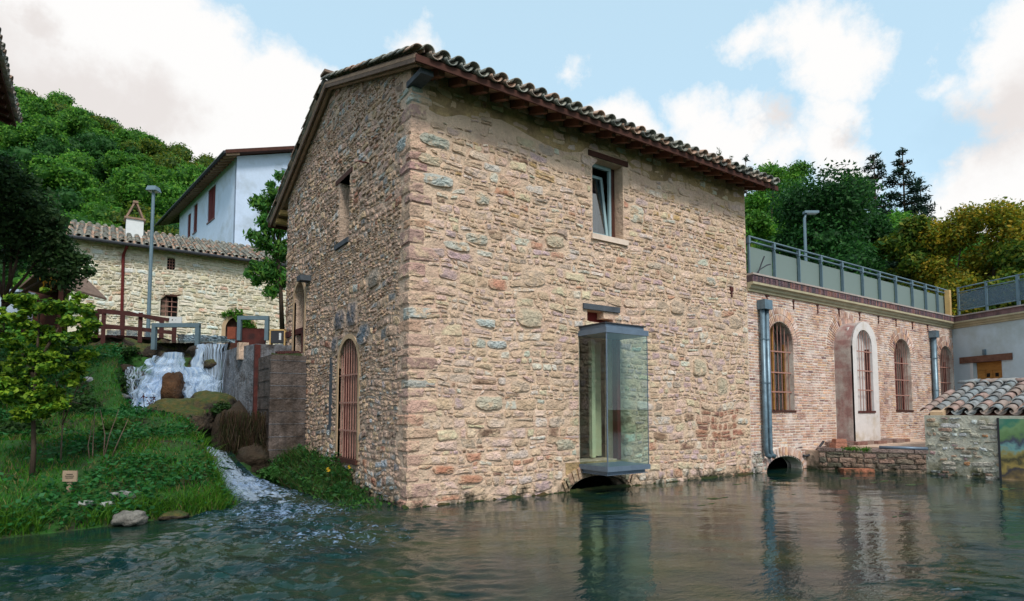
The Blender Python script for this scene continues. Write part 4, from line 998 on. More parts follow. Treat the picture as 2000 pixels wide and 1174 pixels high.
# mural board (flat print: green hill, dark rocks, pale stream, autumn bank)
mm = bpy.data.materials.new('mural'); mm.use_nodes = True; n = mm.node_tree.nodes; l = mm.node_tree.links; M['mural'] = mm
g = n.new('ShaderNodeNewGeometry'); sx = n.new('ShaderNodeSeparateXYZ'); l.new(g.outputs['Position'], sx.inputs[0])
nz_ = n.new('ShaderNodeTexNoise'); nz_.inputs['Scale'].default_value = 3.2; nz_.inputs['Detail'].default_value = 8; l.new(g.outputs['Position'], nz_.inputs['Vector'])
ma = n.new('ShaderNodeMath'); ma.operation = 'MULTIPLY_ADD'; l.new(nz_.outputs['Fac'], ma.inputs[0]); ma.inputs[1].default_value = .9; l.new(sx.outputs[2], ma.inputs[2])
m3 = n.new('ShaderNodeMath'); m3.operation = 'MULTIPLY_ADD'; l.new(sx.outputs[1], m3.inputs[0]); m3.inputs[1].default_value = .22; l.new(ma.outputs[0], m3.inputs[2])
rp = n.new('ShaderNodeValToRGB'); mr_ = n.new('ShaderNodeMapRange'); l.new(m3.outputs[0], mr_.inputs[0]); mr_.inputs[1].default_value = 1.45; mr_.inputs[2].default_value = 3.1; l.new(mr_.outputs[0], rp.inputs[0])
el = rp.color_ramp.elements; el[0].position = 0; el[0].color = srgb(196, 160, 120) + (1,); el[1].position = 1; el[1].color = srgb(110, 146, 124) + (1,)
for p_, c_ in ((.12, (118, 100, 66)), (.2, (60, 60, 70)), (.28, (172, 150, 84)), (.38, (70, 70, 50)), (.46, (156, 144, 84)), (.54, (120, 170, 170)), (.62, (70, 74, 96)), (.7, (104, 140, 90)), (.8, (124, 160, 112)), (.9, (60, 130, 110))):
    e_ = el.new(p_); e_.color = srgb(*c_) + (1,)
l.new(rp.outputs[0], n['Principled BSDF'].inputs['Base Color']); n['Principled BSDF'].inputs['Roughness'].default_value = .5
mu = thing('mural_board', 'painted landscape board fixed beside the rubble wall of the wash-house', 'mural', (SX, 5.4, 0))
m2 = MB(); SFr.box(m2, 1.63, SL, -.02, A_.z - .14, .0, .035); m2.build('painted_panel', 'mural', mu); m2 = MB(); SFr.box(m2, 1.585, 1.63, -.05, A_.z - .12, .0, .045); m2.build('panel_edge', 'bay_top', mu)
# stone ledge beside the pool
lg = thing('stone_ledge', 'low mossy stone ledge between the brick wing and the wash-house', 'ledge', (17.03, 9.25, 0))
LFr = Fr((17.03, 9.25, 0), Vector((1.27, -2.22, 0)).normalized(), (0, 0, 1), Vector((1.27, -2.22, 0)).normalized().cross(Vector((0, 0, 1)))); LL = 2.56
m2 = MB(); m2.prism([(17.06, 9.27, -.6), (18.32, 7.03, -.6), (18.36, 9.66, -.6), (17.1, 9.66, -.6)], (0, 0, 1.13)); m2.build('core', 'mortar_gable', lg)
m2 = MB(); m2.prism([(18.3, 6.9, -.6), (19.8, 6.9, -.6), (24.5, 9.66, -.6), (18.3, 9.66, -.6)], (0, 0, 1.24)); m2.build('raised_core', 'mortar_gable', lg)
rn = random.Random(14)
for s_ in lay(courses(LL, .55, rn, (.12, .2), (1.5, 3), .04, 6), LFr, rn, None, [], lambda a, b, r: pick(r, [(3, (140, 118, 104)), (2, (120, 108, 96)), (2, (156, 130, 116)), (1, (100, 96, 84))]), (.03, .06), .01, bounds=(0, -.1, LL, .5)): MB().add(s_[1], s_[2], s_[3]).build('stone', 'stone', lg)
a = -.03
while a < LL:
    w = rn.uniform(.4, .75); m2 = MB(); LFr.box(m2, a, min(a + w - .02, LL + .04), .525 + rn.uniform(0, .012), .60 + rn.uniform(-.01, .02), -.45, .06, pick(rn, [(2, (140, 122, 116)), (1, (118, 100, 94)), (1, (156, 140, 130))])); m2.build('coping_slab', 'stone', lg); a += w
for i in range(7):
    x = 18.3 + i * .62; m2 = MB(); m2.box((x, 9.3 - .1 * (i % 2), .68 + .01 * (i % 3)), (.29, .28, .05), None, pick(rn, [(2, (142, 108, 98)), (1, (128, 104, 96)), (1, (150, 128, 120))])); m2.build('paving_slab', 'stone', lg)
def atz(px, py, z): return on(px, py, 2, z)
for k, (px, py, z, hs, rot) in enumerate([(1638, 872, .60, (.22, .12, .07), .3), (1632, 864, .73, (.17, .11, .05), .5)]):
    c = atz(px, py, z) if 0 else Vector((17.55 + .05 * k, 8.95, z + .08)); m2 = MB(); m2.box(c, hs, (Vector((math.cos(rot), -math.sin(rot), 0)), Vector((math.sin(rot), math.cos(rot), 0)), Vector((0, 0, 1))), srgb(170, 116, 96), .9)
    tag(m2.build('loose_stone', 'stone'), ['large reddish loose block lying on the ledge by the bow window', 'smaller block stacked on top of the reddish block by the bow window'][k], 'stone block')
c = atz(1672, 919, .05); m2 = MB(); m2.box(c, (.42, .16, .05), (rv, Vector((hv.x, hv.y, 0)), Vector((0, 0, 1))), srgb(176, 112, 86), .96); tag(m2.build('sunken_slab', 'stone'), 'flat reddish slab just above the water below the ledge', 'slab')
m2 = MB(); m2.tube([LFr.p(1.5, .66, -.1), LFr.p(2.0, .665, .0), LFr.p(2.6, .66, .02)], .045, 8); tag(m2.build('drain_pipe', 'bay_steel', smooth=True), 'blue-grey pipe lying along the edge of the stone ledge', 'pipe')
m2 = MB(); m2.tube([HFx.p(17.9, .75, .12), HFx.p(17.55, .62, .2), HFx.p(17.3, .45, .16), HFx.p(17.0, .36, .1), HFx.p(16.9, .38, .04)], .035, 8); tag(m2.build('hose', 'bay_top', smooth=True), 'dark curved hose hanging from the ledge near the culvert arch', 'hose')
# ------------------------------------------------------------------ ground, river bank, hills
def lerp_tab(x, tab):
    if x <= tab[0][0]: return tab[0][1]
    for (x0, y0), (x1, y1) in zip(tab, tab[1:]):
        if x <= x1: return y0 + (y1 - y0) * (x - x0) / (x1 - x0)
    return tab[-1][1]
def sm(t): t = max(0, min(1, t)); return t * t * (3 - 2 * t)
SHORE = [(-30, 6.5), (-6.8, 8.0), (-5.6, 9.2), (-5.0, 9.8), (-4.6, 10.6)]
EDGE = [(8, -4.2), (10.6, -4.6), (13.5, -6.75), (15, -7.9), (15.7, -9.5), (16.6, -10.5), (18.6, -11.6)]
PROF = [(0, 0), (.3, .12), (1.2, .36), (3, .95), (5, 1.3), (6.6, 1.45), (7.6, 1.75), (9, 2.7), (10.3, 3.45), (11.5, 3.62)]
CHAN = [(9, -.5), (10.8, -.25), (12, -.05), (14.5, .45), (16, .8), (17.6, 1.1), (18.4, 1.8), (18.9, 3.3), (19.3, 3.45)]
def bank_z(a, D):
    t = D - lerp_tab(a, SHORE); n_ = noise.noise(Vector((a * .7, D * .7, 0))) * .10 + noise.noise(Vector((a * 2.2, D * 2.2, 4))) * .05
    z = lerp_tab(t, PROF) + n_ * min(1, max(0, t)) if t > 0 else t * .7
    # terraces in the slope
    z += .12 * math.sin(t * 2.1 + a * .5) * sm((t - 3) / 2) * (1 - sm((t - 9) / 2))
    e = lerp_tab(D, EDGE); c = lerp_tab(D, CHAN)
    k = sm((a - e + .55) / .6)
    z = z * (1 - k) + min(z, c) * k
    return max(z, -1.0)
def world_bank(a, D):
    x, y = aD(a, D); z = bank_z(a, D)
    if x > 3.1 and 9.0 < y < 16.4:                                    # toe of the gable wall
        zz = lerp_tab(y, [(9.2, -.5), (10, -.12), (12, .10), (14, .34), (15.8, .46), (16, -.5)]) - max(0, 4.1 - x) * .9
        z = max(-.6, min(zz + .06 * noise.noise(Vector((x * 3, y * 3, 7))), zz + 1)) if x < 4.7 else -.9
    return x, y, z
def grid(name, A, Dl, fn, m_, smooth=True):
    V = [fn(a, D) for D in Dl for a in A]; n = len(A); k = len(Dl)
    i = np.arange(n - 1)[None, :] + n * np.arange(k - 1)[:, None]; i = i.ravel()
    Fc = np.stack([i, i + 1, i + n + 1, i + n], 1); me = fast_mesh(name, V, Fc, None, smooth); me.materials.append(M[m_]); o = link(bpy.data.objects.new(name, me)); return o
frange = lambda a, b, s: [a + s * i for i in range(int((b - a) / s) + 1)]
tag(grid('river_bank', frange(-24, 1.5, .16), frange(6, 24, .16), world_bank, 'bank'), kind='structure')
SKYL = [(-900, .45), (0, .50), (100, .475), (200, .45), (330, .40), (400, .385), (600, .33), (1000, .30), (1300, .30), (1500, .32), (1700, .29), (1850, .25), (2100, .22), (3500, .2)]
def plateau(x, y, a):
    if not (y > 17.2 and x > 5.8) and (x * hv.x + y * hv.y) < 22.6:
        return .5 if x > 30 and y > -2 else -1.8
    if y < 17.2 and x > 5.8: return .5 if x > 42 else -1.8
    return 3.5 if x < 13 else 4.9
def gz(a, D):
    x, y = aD(a, D)
    if a < -24 and 6 < D < 24: z0 = bank_z(-24, D) - .1
    elif D < -12: z0 = .7 + .3 * noise.noise(Vector((a * .1, D * .1, 0)))
    elif D < 24 and (-26 < a < 45): z0 = plateau(x, y, a) if D > 8 else -1.8
    elif D < 24: z0 = .6
    else: z0 = plateau(x, y, a)
    if D > 40:
        e = lerp_tab(1000 + 1178 * a / D, SKYL); Dh = 170; top_ = e * Dh - 6
        z0 = z0 + (top_ - z0) * sm((D - 48) / (Dh - 48)) ** .9 + 2.5 * noise.noise(Vector((x * .03, y * .03, 1))) * sm((D - 50) / 60)
    return (x, y, z0)
Al = [-1500, -900, -600, -400, -300, -240] + frange(-200, 200, 5)[1:] + [240, 300, 400, 600, 900, 1500]
Al = sorted(set(Al + frange(-30, 60, 1.5)))
Dl_ = sorted(set([-900, -500, -300, -150, -80, -40, -25, -16, -12.1, -11.9] + frange(-10, 60, 1.5) + frange(60, 260, 5) + [300, 400, 600, 900, 1600]))
tag(grid('ground', Al, Dl_, gz, 'hill'), kind='structure')

# ------------------------------------------------------------------ water
wm = bpy.data.materials.new('pond_water'); wm.use_nodes = True; n = wm.node_tree.nodes; l = wm.node_tree.links; M['pond_water'] = wm
b_ = n['Principled BSDF']; g = n.new('ShaderNodeNewGeometry')
def nn_(sc, det=5, st=(1, 1, 1), dist=0, rot=0):
    mp_ = n.new('ShaderNodeMapping'); mp_.inputs['Scale'].default_value = st; mp_.inputs['Rotation'].default_value = (0, 0, rot); l.new(g.outputs['Position'], mp_.inputs[0])
    x = n.new('ShaderNodeTexNoise'); x.inputs['Scale'].default_value = sc; x.inputs['Detail'].default_value = det; x.inputs['Distortion'].default_value = dist; l.new(mp_.outputs[0], x.inputs['Vector']); return x.outputs['Fac']
def mth(op, a, b, c=None, cl=False):
    x = n.new('ShaderNodeMath'); x.operation = op; x.use_clamp = cl
    for i, q in enumerate((a, b, c)):
        if q is None: continue
        if isinstance(q, (int, float)): x.inputs[i].default_value = q
        else: l.new(q, x.inputs[i])
    return x.outputs[0]
def near(p, r):
    d = n.new('ShaderNodeVectorMath'); d.operation = 'DISTANCE'; l.new(g.outputs['Position'], d.inputs[0]); d.inputs[1].default_value = p
    return mth('MULTIPLY_ADD', d.outputs['Value'], -1.0 / r, 1.0, True)
mouth = on(520, 985, 2, 0); mid = on(600, 1080, 2, 0); lft = on(420, 1120, 2, 0)
turb = mth('MAXIMUM', near(mouth, 2.9), mth('MAXIMUM', near(mid, 2.4), near(lft, 3.0)))
rt = on(1500, 1250, 2, 0); turb = mth('MAXIMUM', turb, mth('MULTIPLY', near(rt, 2.4), .4))
# pond bed colour seen through the water
def mixc(f, a, b):
    x = n.new('ShaderNodeMix'); x.data_type = 'RGBA'
    for s_, q in (('Factor', f), ('A', a), ('B', b)):
        if isinstance(q, (int, float)): x.inputs[s_].default_value = q
        elif isinstance(q, tuple): x.inputs[s_].default_value = q + (1,)
        else: l.new(q, x.inputs[s_])
    return x.outputs['Result']
def rmp(v, a, b, c=0, d=1):
    x = n.new('ShaderNodeMapRange'); l.new(v, x.inputs[0])
    for i, q in zip((1, 2, 3, 4), (a, b, c, d)): x.inputs[i].default_value = q
    return x.outputs[0]
bed = mixc(rmp(nn_(.7, 5), .42, .6), (.003, .020, .022), (.018, .034, .016))
bed = mixc(rmp(nn_(2.1, 6), .52, .7), bed, (.004, .030, .026))
fz = mth('MAXIMUM', near(on(490, 965, 2, 0), 1.9), mth('MAXIMUM', mth('MULTIPLY', near(on(560, 1000, 2, 0), 1.7), .75), mth('MULTIPLY', near(on(660, 1050, 2, 0), 1.3), .5)))
foam = rmp(mth('ADD', nn_(11, 9, (1, 1, 1), 1.2), mth('MULTIPLY', fz, .28)), .64, .92)
foam = mth('MULTIPLY', foam, rmp(fz, .0, .12))
l.new(mixc(foam, bed, (.28, .40, .62)), b_.inputs['Base Color'])
l.new(mth('MULTIPLY_ADD', foam, .5, .035), b_.inputs['Roughness']); b_.inputs['IOR'].default_value = 1.34; b_.inputs['Specular IOR Level'].default_value = .5
h1 = nn_(2.6, 3, (1, 1.9, 1), .3, -.61); h2 = nn_(9, 3, (1, 1.7, 1), .5, -.5)
hh = mth('ADD', mth('MULTIPLY', h1, mth('MULTIPLY_ADD', turb, .02, .006)), mth('MULTIPLY', h2, mth('MULTIPLY_ADD', turb, .02, .0022)))
bp = n.new('ShaderNodeBump'); bp.inputs['Strength'].default_value = 1; bp.inputs['Distance'].default_value = 1.0; l.new(hh, bp.inputs['Height']); l.new(bp.outputs[0], b_.inputs['Normal'])
def turb_at(x, y):
    t = 0
    for (c_, r_, k_) in ((mouth, 2.6, 1.0), (on(600, 1040, 2, 0), 2.6, .9), (on(380, 1110, 2, 0), 2.9, .8), (on(560, 1160, 2, 0), 2.6, .75), (on(1450, 1240, 2, 0), 2.0, .10), (on(1990, 1150, 2, 0), 2.0, .08)):
        t = max(t, k_ * sm(1.25 * (1 - math.hypot(x - c_.x, y - c_.y) / r_)))
    return t
def wave(a, D):
    x, y = aD(a, D)
    if D > 17 or a < -10 or a > 15 or D < 1.5: return x, y, 0
    t = turb_at(x, y)
    z = .007 * noise.noise(Vector((a * 1.1 + 3, D * 2.2, 0))) + .0022 * noise.noise(Vector((a * 3.5, D * 8, 5)))
    if t > .01:
        n1 = 1 - abs(noise.noise(Vector((a * 2.0 + D * .8, D * 3.6 - a * .8, 2)))) * 2.2; n2 = noise.noise(Vector((a * 5.2, D * 8.5, 7))); n3 = noise.noise(Vector((a * 11, D * 15, 9)))
        z += t * (.055 * n1 + .060 * n2 + .020 * n3)
    return x, y, z
Aw = [-45, -30, -20, -14, -11] + frange(-10, -5.5, .12)[:-1] + frange(-5.5, 5.5, .05) + frange(5.6, 9, .1) + frange(9.2, 15, .2) + [18, 24, 32, 45]
Dw = [-14, -6, 0, 1.5] + frange(2, 4.4, .12) + frange(4.5, 11, .04) + frange(11.1, 17, .12) + [18, 20, 22]
tag(grid('pond_water', Aw, Dw, wave, 'pond_water'), kind='structure')

fm = bpy.data.materials.new('white_water'); fm.use_nodes = True; n = fm.node_tree.nodes; l = fm.node_tree.links; M['white_water'] = fm; g = n.new('ShaderNodeNewGeometry')
st_ = rmp(nn_(1, 6, (8, 8, 2.2), .6), .34, .56); st2 = rmp(nn_(6, 6), .3, .68)
cfm = mixc(mth('MULTIPLY', st_, st2), (.34, .50, .74), (.70, .82, .98)); b_ = n['Principled BSDF']; l.new(cfm, b_.inputs['Base Color']); b_.inputs['Roughness'].default_value = .6
def edge_alpha(n, l, b_, k, nf, fu=16, fv=3, lo_=.36, hi_=.62, cols_=None):
    at = n.new('ShaderNodeAttribute'); at.attribute_name = 'col'; sp = n.new('ShaderNodeSeparateColor'); l.new(at.outputs['Color'], sp.inputs[0])
    cb = n.new('ShaderNodeCombineXYZ'); l.new(mth('MULTIPLY', sp.outputs[1], fu), cb.inputs[0]); l.new(mth('MULTIPLY', sp.outputs[2], fv), cb.inputs[1])
    sxx = n.new('ShaderNodeSeparateXYZ'); l.new(g.outputs['Position'], sxx.inputs[0]); l.new(mth('MULTIPLY', sxx.outputs[0], .6), cb.inputs[2])
    nx_ = n.new('ShaderNodeTexNoise'); nx_.inputs['Scale'].default_value = 1; nx_.inputs['Detail'].default_value = 7; nx_.inputs['Roughness'].default_value = .62; l.new(cb.outputs[0], nx_.inputs['Vector'])
    if cols_: l.new(mixc(rmp(nx_.outputs['Fac'], .36, .60), cols_[0], cols_[1]), b_.inputs['Base Color'])
    al = rmp(mth('ADD', mth('MULTIPLY', sp.outputs[0], k), mth('MULTIPLY', rmp(nx_.outputs['Fac'], lo_, hi_), nf)), .35, 1.15)
    t = n.new('ShaderNodeBsdfTransparent'); tl = n.new('ShaderNodeBsdfTranslucent'); tl.inputs[0].default_value = (.6, .75, .95, 1); mx_ = n.new('ShaderNodeMixShader'); mx_.inputs[0].default_value = .5; l.new(b_.outputs[0], mx_.inputs[1]); l.new(tl.outputs[0], mx_.inputs[2])
    x = n.new('ShaderNodeMixShader'); l.new(al, x.inputs[0]); l.new(t.outputs[0], x.inputs[1]); l.new(mx_.outputs[0], x.inputs[2]); l.new(x.outputs[0], n['Material Output'].inputs[0])
edge_alpha(n, l, b_, 1.0, .75, 18, 3.2, .34, .60, ((.20, .36, .64), (.72, .86, 1.0)))
def curtain(name, lo, hi, sc):
    global n, l, g
    cm = bpy.data.materials.new(name); cm.use_nodes = True; n = cm.node_tree.nodes; l = cm.node_tree.links; M[name] = cm; g = n.new('ShaderNodeNewGeometry')
    b_ = n['Principled BSDF']; b_.inputs['Base Color'].default_value = (.60, .75, .95, 1); b_.inputs['Roughness'].default_value = .3
    edge_alpha(n, l, b_, .45, .85, *sc, lo, hi)
curtain('water_curtain', .40, .62, (34, 1.6)); curtain('spray', .42, .62, (12, 5)); curtain('stream_foam', .40, .58, (12, 22))
mr2 = bpy.data.materials.new('mossy_rock'); mr2.use_nodes = True; n = mr2.node_tree.nodes; l = mr2.node_tree.links; M['mossy_rock'] = mr2; g = n.new('ShaderNodeNewGeometry')
rk = mixc(rmp(nn_(2.5, 6), .4, .65), (.028, .020, .013), (.085, .058, .035)); rk = mixc(rmp(nn_(14, 5, (1, 1, 3)), .45, .6), rk, (.018, .014, .010))
sz = n.new('ShaderNodeSeparateXYZ'); l.new(g.outputs['Normal'], sz.inputs[0])
mo = rmp(mth('ADD', sz.outputs[2], mth('MULTIPLY', nn_(5, 5), .9)), .80, 1.15); mc_ = mixc(rmp(nn_(9, 5), .4, .6), (.030, .050, .006), (.075, .062, .010))
b_ = n['Principled BSDF']; l.new(mixc(mo, rk, mc_), b_.inputs['Base Color']); b_.inputs['Roughness'].default_value = .85
bp = n.new('ShaderNodeBump'); bp.inputs['Distance'].default_value = .06; l.new(nn_(14, 8), bp.inputs['Height']); l.new(bp.outputs[0], b_.inputs['Normal'])

def sheet(name, rows, m_, parent=None, nu=18, nv=24, amp=.1, fr=3, seed=0, bulge=0):
    """a surface strung between pairs of points, roughened"""
    Rw = [(P(*a), P(*b)) for a, b in rows]; V = []; 
    dback = -Vector((hv.x, hv.y, 0))
    for j in range(nv + 1):
        t = j / nv * (len(Rw) - 1); k = min(int(t), len(Rw) - 2); f = t - k
        A = Rw[k][0].lerp(Rw[k + 1][0], f); B = Rw[k][1].lerp(Rw[k + 1][1], f)
        for i in range(nu + 1):
            s_ = i / nu; p = A.lerp(B, s_); nv_ = noise.noise_vector(p * fr + Vector((seed, 0, 0))); n2 = noise.noise_vector(p * fr * 2.7 + Vector((seed, 3, 0)))
            edge = 1 if 0 < i < nu else .6
            V.append(p + dback * (amp * (nv_.x + (.5 if m_ == 'mossy_rock' else .2) * n2.x) + bulge * math.sin(math.pi * s_)) + Vector((rv.x, rv.y, 0)) * amp * .8 * edge * nv_.y + Vector((0, 0, amp * .5 * (nv_.z + .6 * n2.z))))
    i = (np.arange(nu)[None, :] + (nu + 1) * np.arange(nv)[:, None]).ravel()
    ec = np.array([[min(1, 4 * min(a_, nu - a_) / nu) * min(1, 6 * (nv - b_) / nv + .25), a_ / nu, b_ / nv] for b_ in range(nv + 1) for a_ in range(nu + 1)])
    Fc = np.stack([i, i + nu + 1, i + nu + 2, i + 1], 1); o = obj(name, fast_mesh(name, V, Fc, ec, True), m_, parent); return o
def rock_me(c, rx, ry, rz, seed, name, m_, parent=None, col=(.2, .17, .14), sq=.0, sub=22, amp=.28, fr=1.3):
    V = []; nu, nv = sub, sub // 2 + 2; c = Vector(c); H = Vector((hv.x, hv.y, 0))
    for j in range(nv + 1):
        ph = -math.pi / 2 + math.pi * j / nv
        for i in range(nu):
            th = 2 * math.pi * i / nu; d = Vector((math.cos(ph) * math.cos(th), math.cos(ph) * math.sin(th), math.sin(ph)))
            q = noise.noise(d * fr + Vector((seed, 0, 0))) * amp + noise.noise(d * fr * 3 + Vector((seed, 9, 0))) * amp * .4
            cell = noise.cell(d * 2.2 + Vector((seed, 0, 0))) * .06
            s_ = 1 + q + cell
            if sq: s_ /= max(abs(d.x), abs(d.y), abs(d.z)) ** sq
            V.append(c + rv * d.x * rx * s_ + H * d.y * ry * s_ + Vector((0, 0, 1)) * d.z * rz * s_)
    Fc = [(j * nu + i, j * nu + (i + 1) % nu, (j + 1) * nu + (i + 1) % nu, (j + 1) * nu + i) for j in range(nv) for i in range(nu)]
    me = fast_mesh(name, V, Fc, np.array([col] * len(V)), True); return obj(name, me, m_, parent)
def rock(px, py, D, rx, ry, dep, seed, label, m_='mossy_rock', col=(.2, .17, .14), name='rock', cat='rock', **kw):
    k = D / F_; o = rock_me(P(px, py, D), rx * k, dep, ry * k, seed, name, m_, None, col, **kw); return tag(o, label, cat)
# cliff behind the falls
cl = tag(sheet('rock_face', [((150, 665, 19.9), (452, 667, 19.0)), ((160, 690, 19.3), (450, 690, 18.95)), ((185, 730, 18.6), (448, 730, 18.8)), ((200, 780, 18.0), (446, 780, 18.6)), ((215, 850, 17.6), (446, 860, 18.3))], 'mossy_rock', nu=70, nv=44, amp=.32, fr=1.5), kind='structure')
wf = thing('waterfall', 'white tumbling waterfall dropping beside the concrete canal wall', 'waterfall', tuple(P(350, 820, 17)))
sheet('cascade', [((322, 687, 18.2), (358, 689, 18.2)), ((300, 712, 18.0), (362, 713, 18.1)), ((274, 743, 17.6), (368, 738, 17.8)), ((258, 770, 17.2), (345, 772, 17.4)), ((256, 798, 16.8), (322, 800, 17.0)), ((264, 830, 16.4), (292, 830, 16.5))], 'white_water', wf, 40, 56, .10, 2.6, 1, .22)
sheet('cascade', [((352, 715, 18.0), (400, 720, 18.0)), ((350, 742, 17.7), (424, 745, 17.7)), ((354, 788, 17.3), (428, 780, 17.3))], 'white_water', wf, 26, 26, .09, 2.6, 2, .2)
sheet('cascade', [((384, 674, 18.55), (402, 673, 18.5)), ((377, 698, 18.2), (399, 698, 18.2)), ((370, 726, 17.9), (396, 730, 17.9))], 'white_water', wf, 12, 24, .08, 4, 3, .05)
sheet('water_curtain', [((388, 672, 18.6), (444, 670, 18.4)), ((390, 682, 18.35), (443, 682, 18.2)), ((398, 725, 18.1), (438, 732, 18.0)), ((398, 785, 17.8), (430, 790, 17.8))], 'water_curtain', wf, 22, 26, .05, 3, 4)
sheet('cascade', [((415, 740, 17.9), (436, 742, 17.85)), ((402, 765, 17.7), (430, 770, 17.7)), ((396, 790, 17.4), (424, 792, 17.4))], 'spray', wf, 12, 16, .12, 4, 8, .05)
sheet('side_fall', [((243, 716, 17.9), (272, 718, 17.9)), ((244, 740, 17.6), (270, 742, 17.6)), ((246, 768, 17.2), (268, 770, 17.2))], 'spray', wf, 12, 20, .08, 4, 5)
sheet('spray_veil', [((288, 700, 17.7), (366, 700, 17.7)), ((256, 752, 17.2), (350, 748, 17.3)), ((250, 800, 16.6), (322, 806, 16.7))], 'spray', wf, 26, 26, .22, 4, 6, .3)
sheet('cascade', [((296, 740, 17.4), (330, 735, 17.4)), ((262, 790, 16.9), (318, 790, 16.9)), ((262, 840, 16.2), (300, 838, 16.3))], 'white_water', wf, 20, 30, .1, 3, 17, .25)
sheet('spray_veil', [((346, 728, 17.6), (420, 730, 17.6)), ((350, 786, 17.1), (432, 780, 17.1))], 'spray', wf, 20, 16, .2, 4, 7, .25)
SR_ = [((394, 872, 15.3), (432, 870, 15.5)), ((403, 884, 14.6), (440, 882, 14.9)), ((410, 905, 13.7), (456, 903, 14.0)), ((424, 930, 12.7), (480, 926, 13.0)), ((446, 953, 11.8), (520, 944, 12.4)), ((468, 974, 11.05), (562, 962, 12.0)), ((488, 994, 10.3), (620, 982, 11.1))]
tag(sheet('stream_bed_water', [((A_[0] - 8, A_[1] + 1.5, A_[2]), (B_[0] + 14, B_[1] + 1.5, B_[2])) for A_, B_ in SR_[:-1]], 'pond_water', None, 20, 50, .035, 4, 9), kind='structure')
sr_ = sheet('mill_stream', SR_, 'stream_foam', None, 30, 90, .05, 5, 9)
tag(sr_, kind='structure')
sheet('canal_water', [((300, 664.5, 20.5), (450, 664, 20.2)), ((300, 670, 18.9), (447, 669, 18.6))], 'pond_water', None, 6, 4, .01)['kind'] = 'structure'
rock(338, 760, 17.0, 17, 32, .35, 3, 'tall rust-brown rock standing in the middle of the waterfall', col=(.085, .042, .02), m_='rock', amp=.35, sq=.3)
rock(362, 818, 15.9, 82, 40, .9, 5, 'broad moss-covered boulder in front of the waterfall', sub=40)
rock(412, 800, 16.2, 46, 34, .7, 8, 'rounded mossy boulder against the foot of the canal wall', sub=30)
rock(458, 850, 15.6, 34, 62, .6, 11, 'dark root-hung rock mass below the canal wall', sub=30, m_='rock', col=(.035, .024, .015))
rock(492, 900, 14.9, 34, 34, .5, 15, 'brown overgrown rock at the corner of the canal wall', sub=26, m_='rock', col=(.04, .028, .018))
rock(218, 800, 16.9, 30, 42, .6, 21, 'steep brown earth-stained rock left of the falls', sub=30, m_='rock', col=(.05, .035, .022))
rock(400, 690, 18.7, 30, 20, .3, 31, 'dark wet rock behind the thin water curtain', m_='rock', col=(.04, .03, .022))
rock(414, 714, 18.3, 16, 12, .25, 33, 'small green rock splashed by the water curtain', col=(.05, .06, .02))
rock(255, 1012, 8.9, 28, 15, .22, 41, 'pale-topped mossy stone at the edge of the pond', m_='rock', col=(.2, .19, .17), sq=.3)
rock(340, 1008, 9.4, 26, 10, .2, 43, 'low moss-covered stone half in the pond')
rock(240, 968, 9.6, 18, 9, .14, 45, 'pale flat stone in the grass above the pond edge', m_='rock', col=(.3, .31, .3), sq=.4)
rock(168, 984, 9.2, 13, 6, .1, 47, 'small whitish stone in the grass near the sapling', m_='rock', col=(.4, .42, .4), sq=.4)
rock(210, 984, 9.2, 10, 5, .1, 49, 'smallest whitish pebble between two larger pale stones', m_='rock', col=(.36, .38, .36), sq=.4)
rock(354, 874, 13.2, 12, 9, .15, 51, 'rounded blue-grey stone on the upper grass', m_='rock', col=(.2, .23, .28), sq=.3)
rock(398, 896, 13.0, 22, 6, .25, 53, 'flat brown slab overhanging the stream', m_='rock', col=(.12, .10, .09), sq=.5)
rock(232, 775, 17.0, 18, 6, .2, 55, 'flat grey stone on the terrace edge beside the falls', m_='rock', col=(.16, .17, .18), sq=.5)
rock(28, 908, 10.9, 34, 8, .3, 57, 'long flat grey slab behind the sapling', m_='rock', col=(.13, .13, .14), sq=.5)
rock(172, 742, 16.5, 9, 6, .1, 59, 'small white stone high on the grass slope', m_='rock', col=(.4, .42, .46), sq=.3)
rock(15, 765, 14.8, 22, 5, .2, 60, 'pale flat stone at the left end of the slope', m_='rock', col=(.3, .32, .32), sq=.4)

rock(222, 722, 18.0, 34, 12, .4, 71, 'brown earthy ledge below the footbridge, left of the falls', m_='rock', col=(.05, .032, .02), sq=.3)
rock(196, 748, 17.4, 26, 10, .35, 73, 'low brown ledge stone under the grass step', m_='rock', col=(.05, .035, .02), sq=.3)
rock(150, 822, 14.4, 22, 9, .3, 75, 'half-buried brown stone in the dark undergrowth', m_='rock', col=(.06, .05, .04), sq=.3)
rock(60, 820, 13.8, 30, 9, .3, 77, 'grey stone in the shade behind the sapling trunk', m_='rock', col=(.12, .12, .12), sq=.3)
rock(395, 925, 12.4, 14, 8, .2, 79, 'small dark stone at the edge of the stream', m_='rock', col=(.06, .05, .04))
rock(478, 955, 12.9, 16, 12, .3, 81, 'wet dark stone where the stream meets the pond', m_='rock', col=(.04, .035, .03))
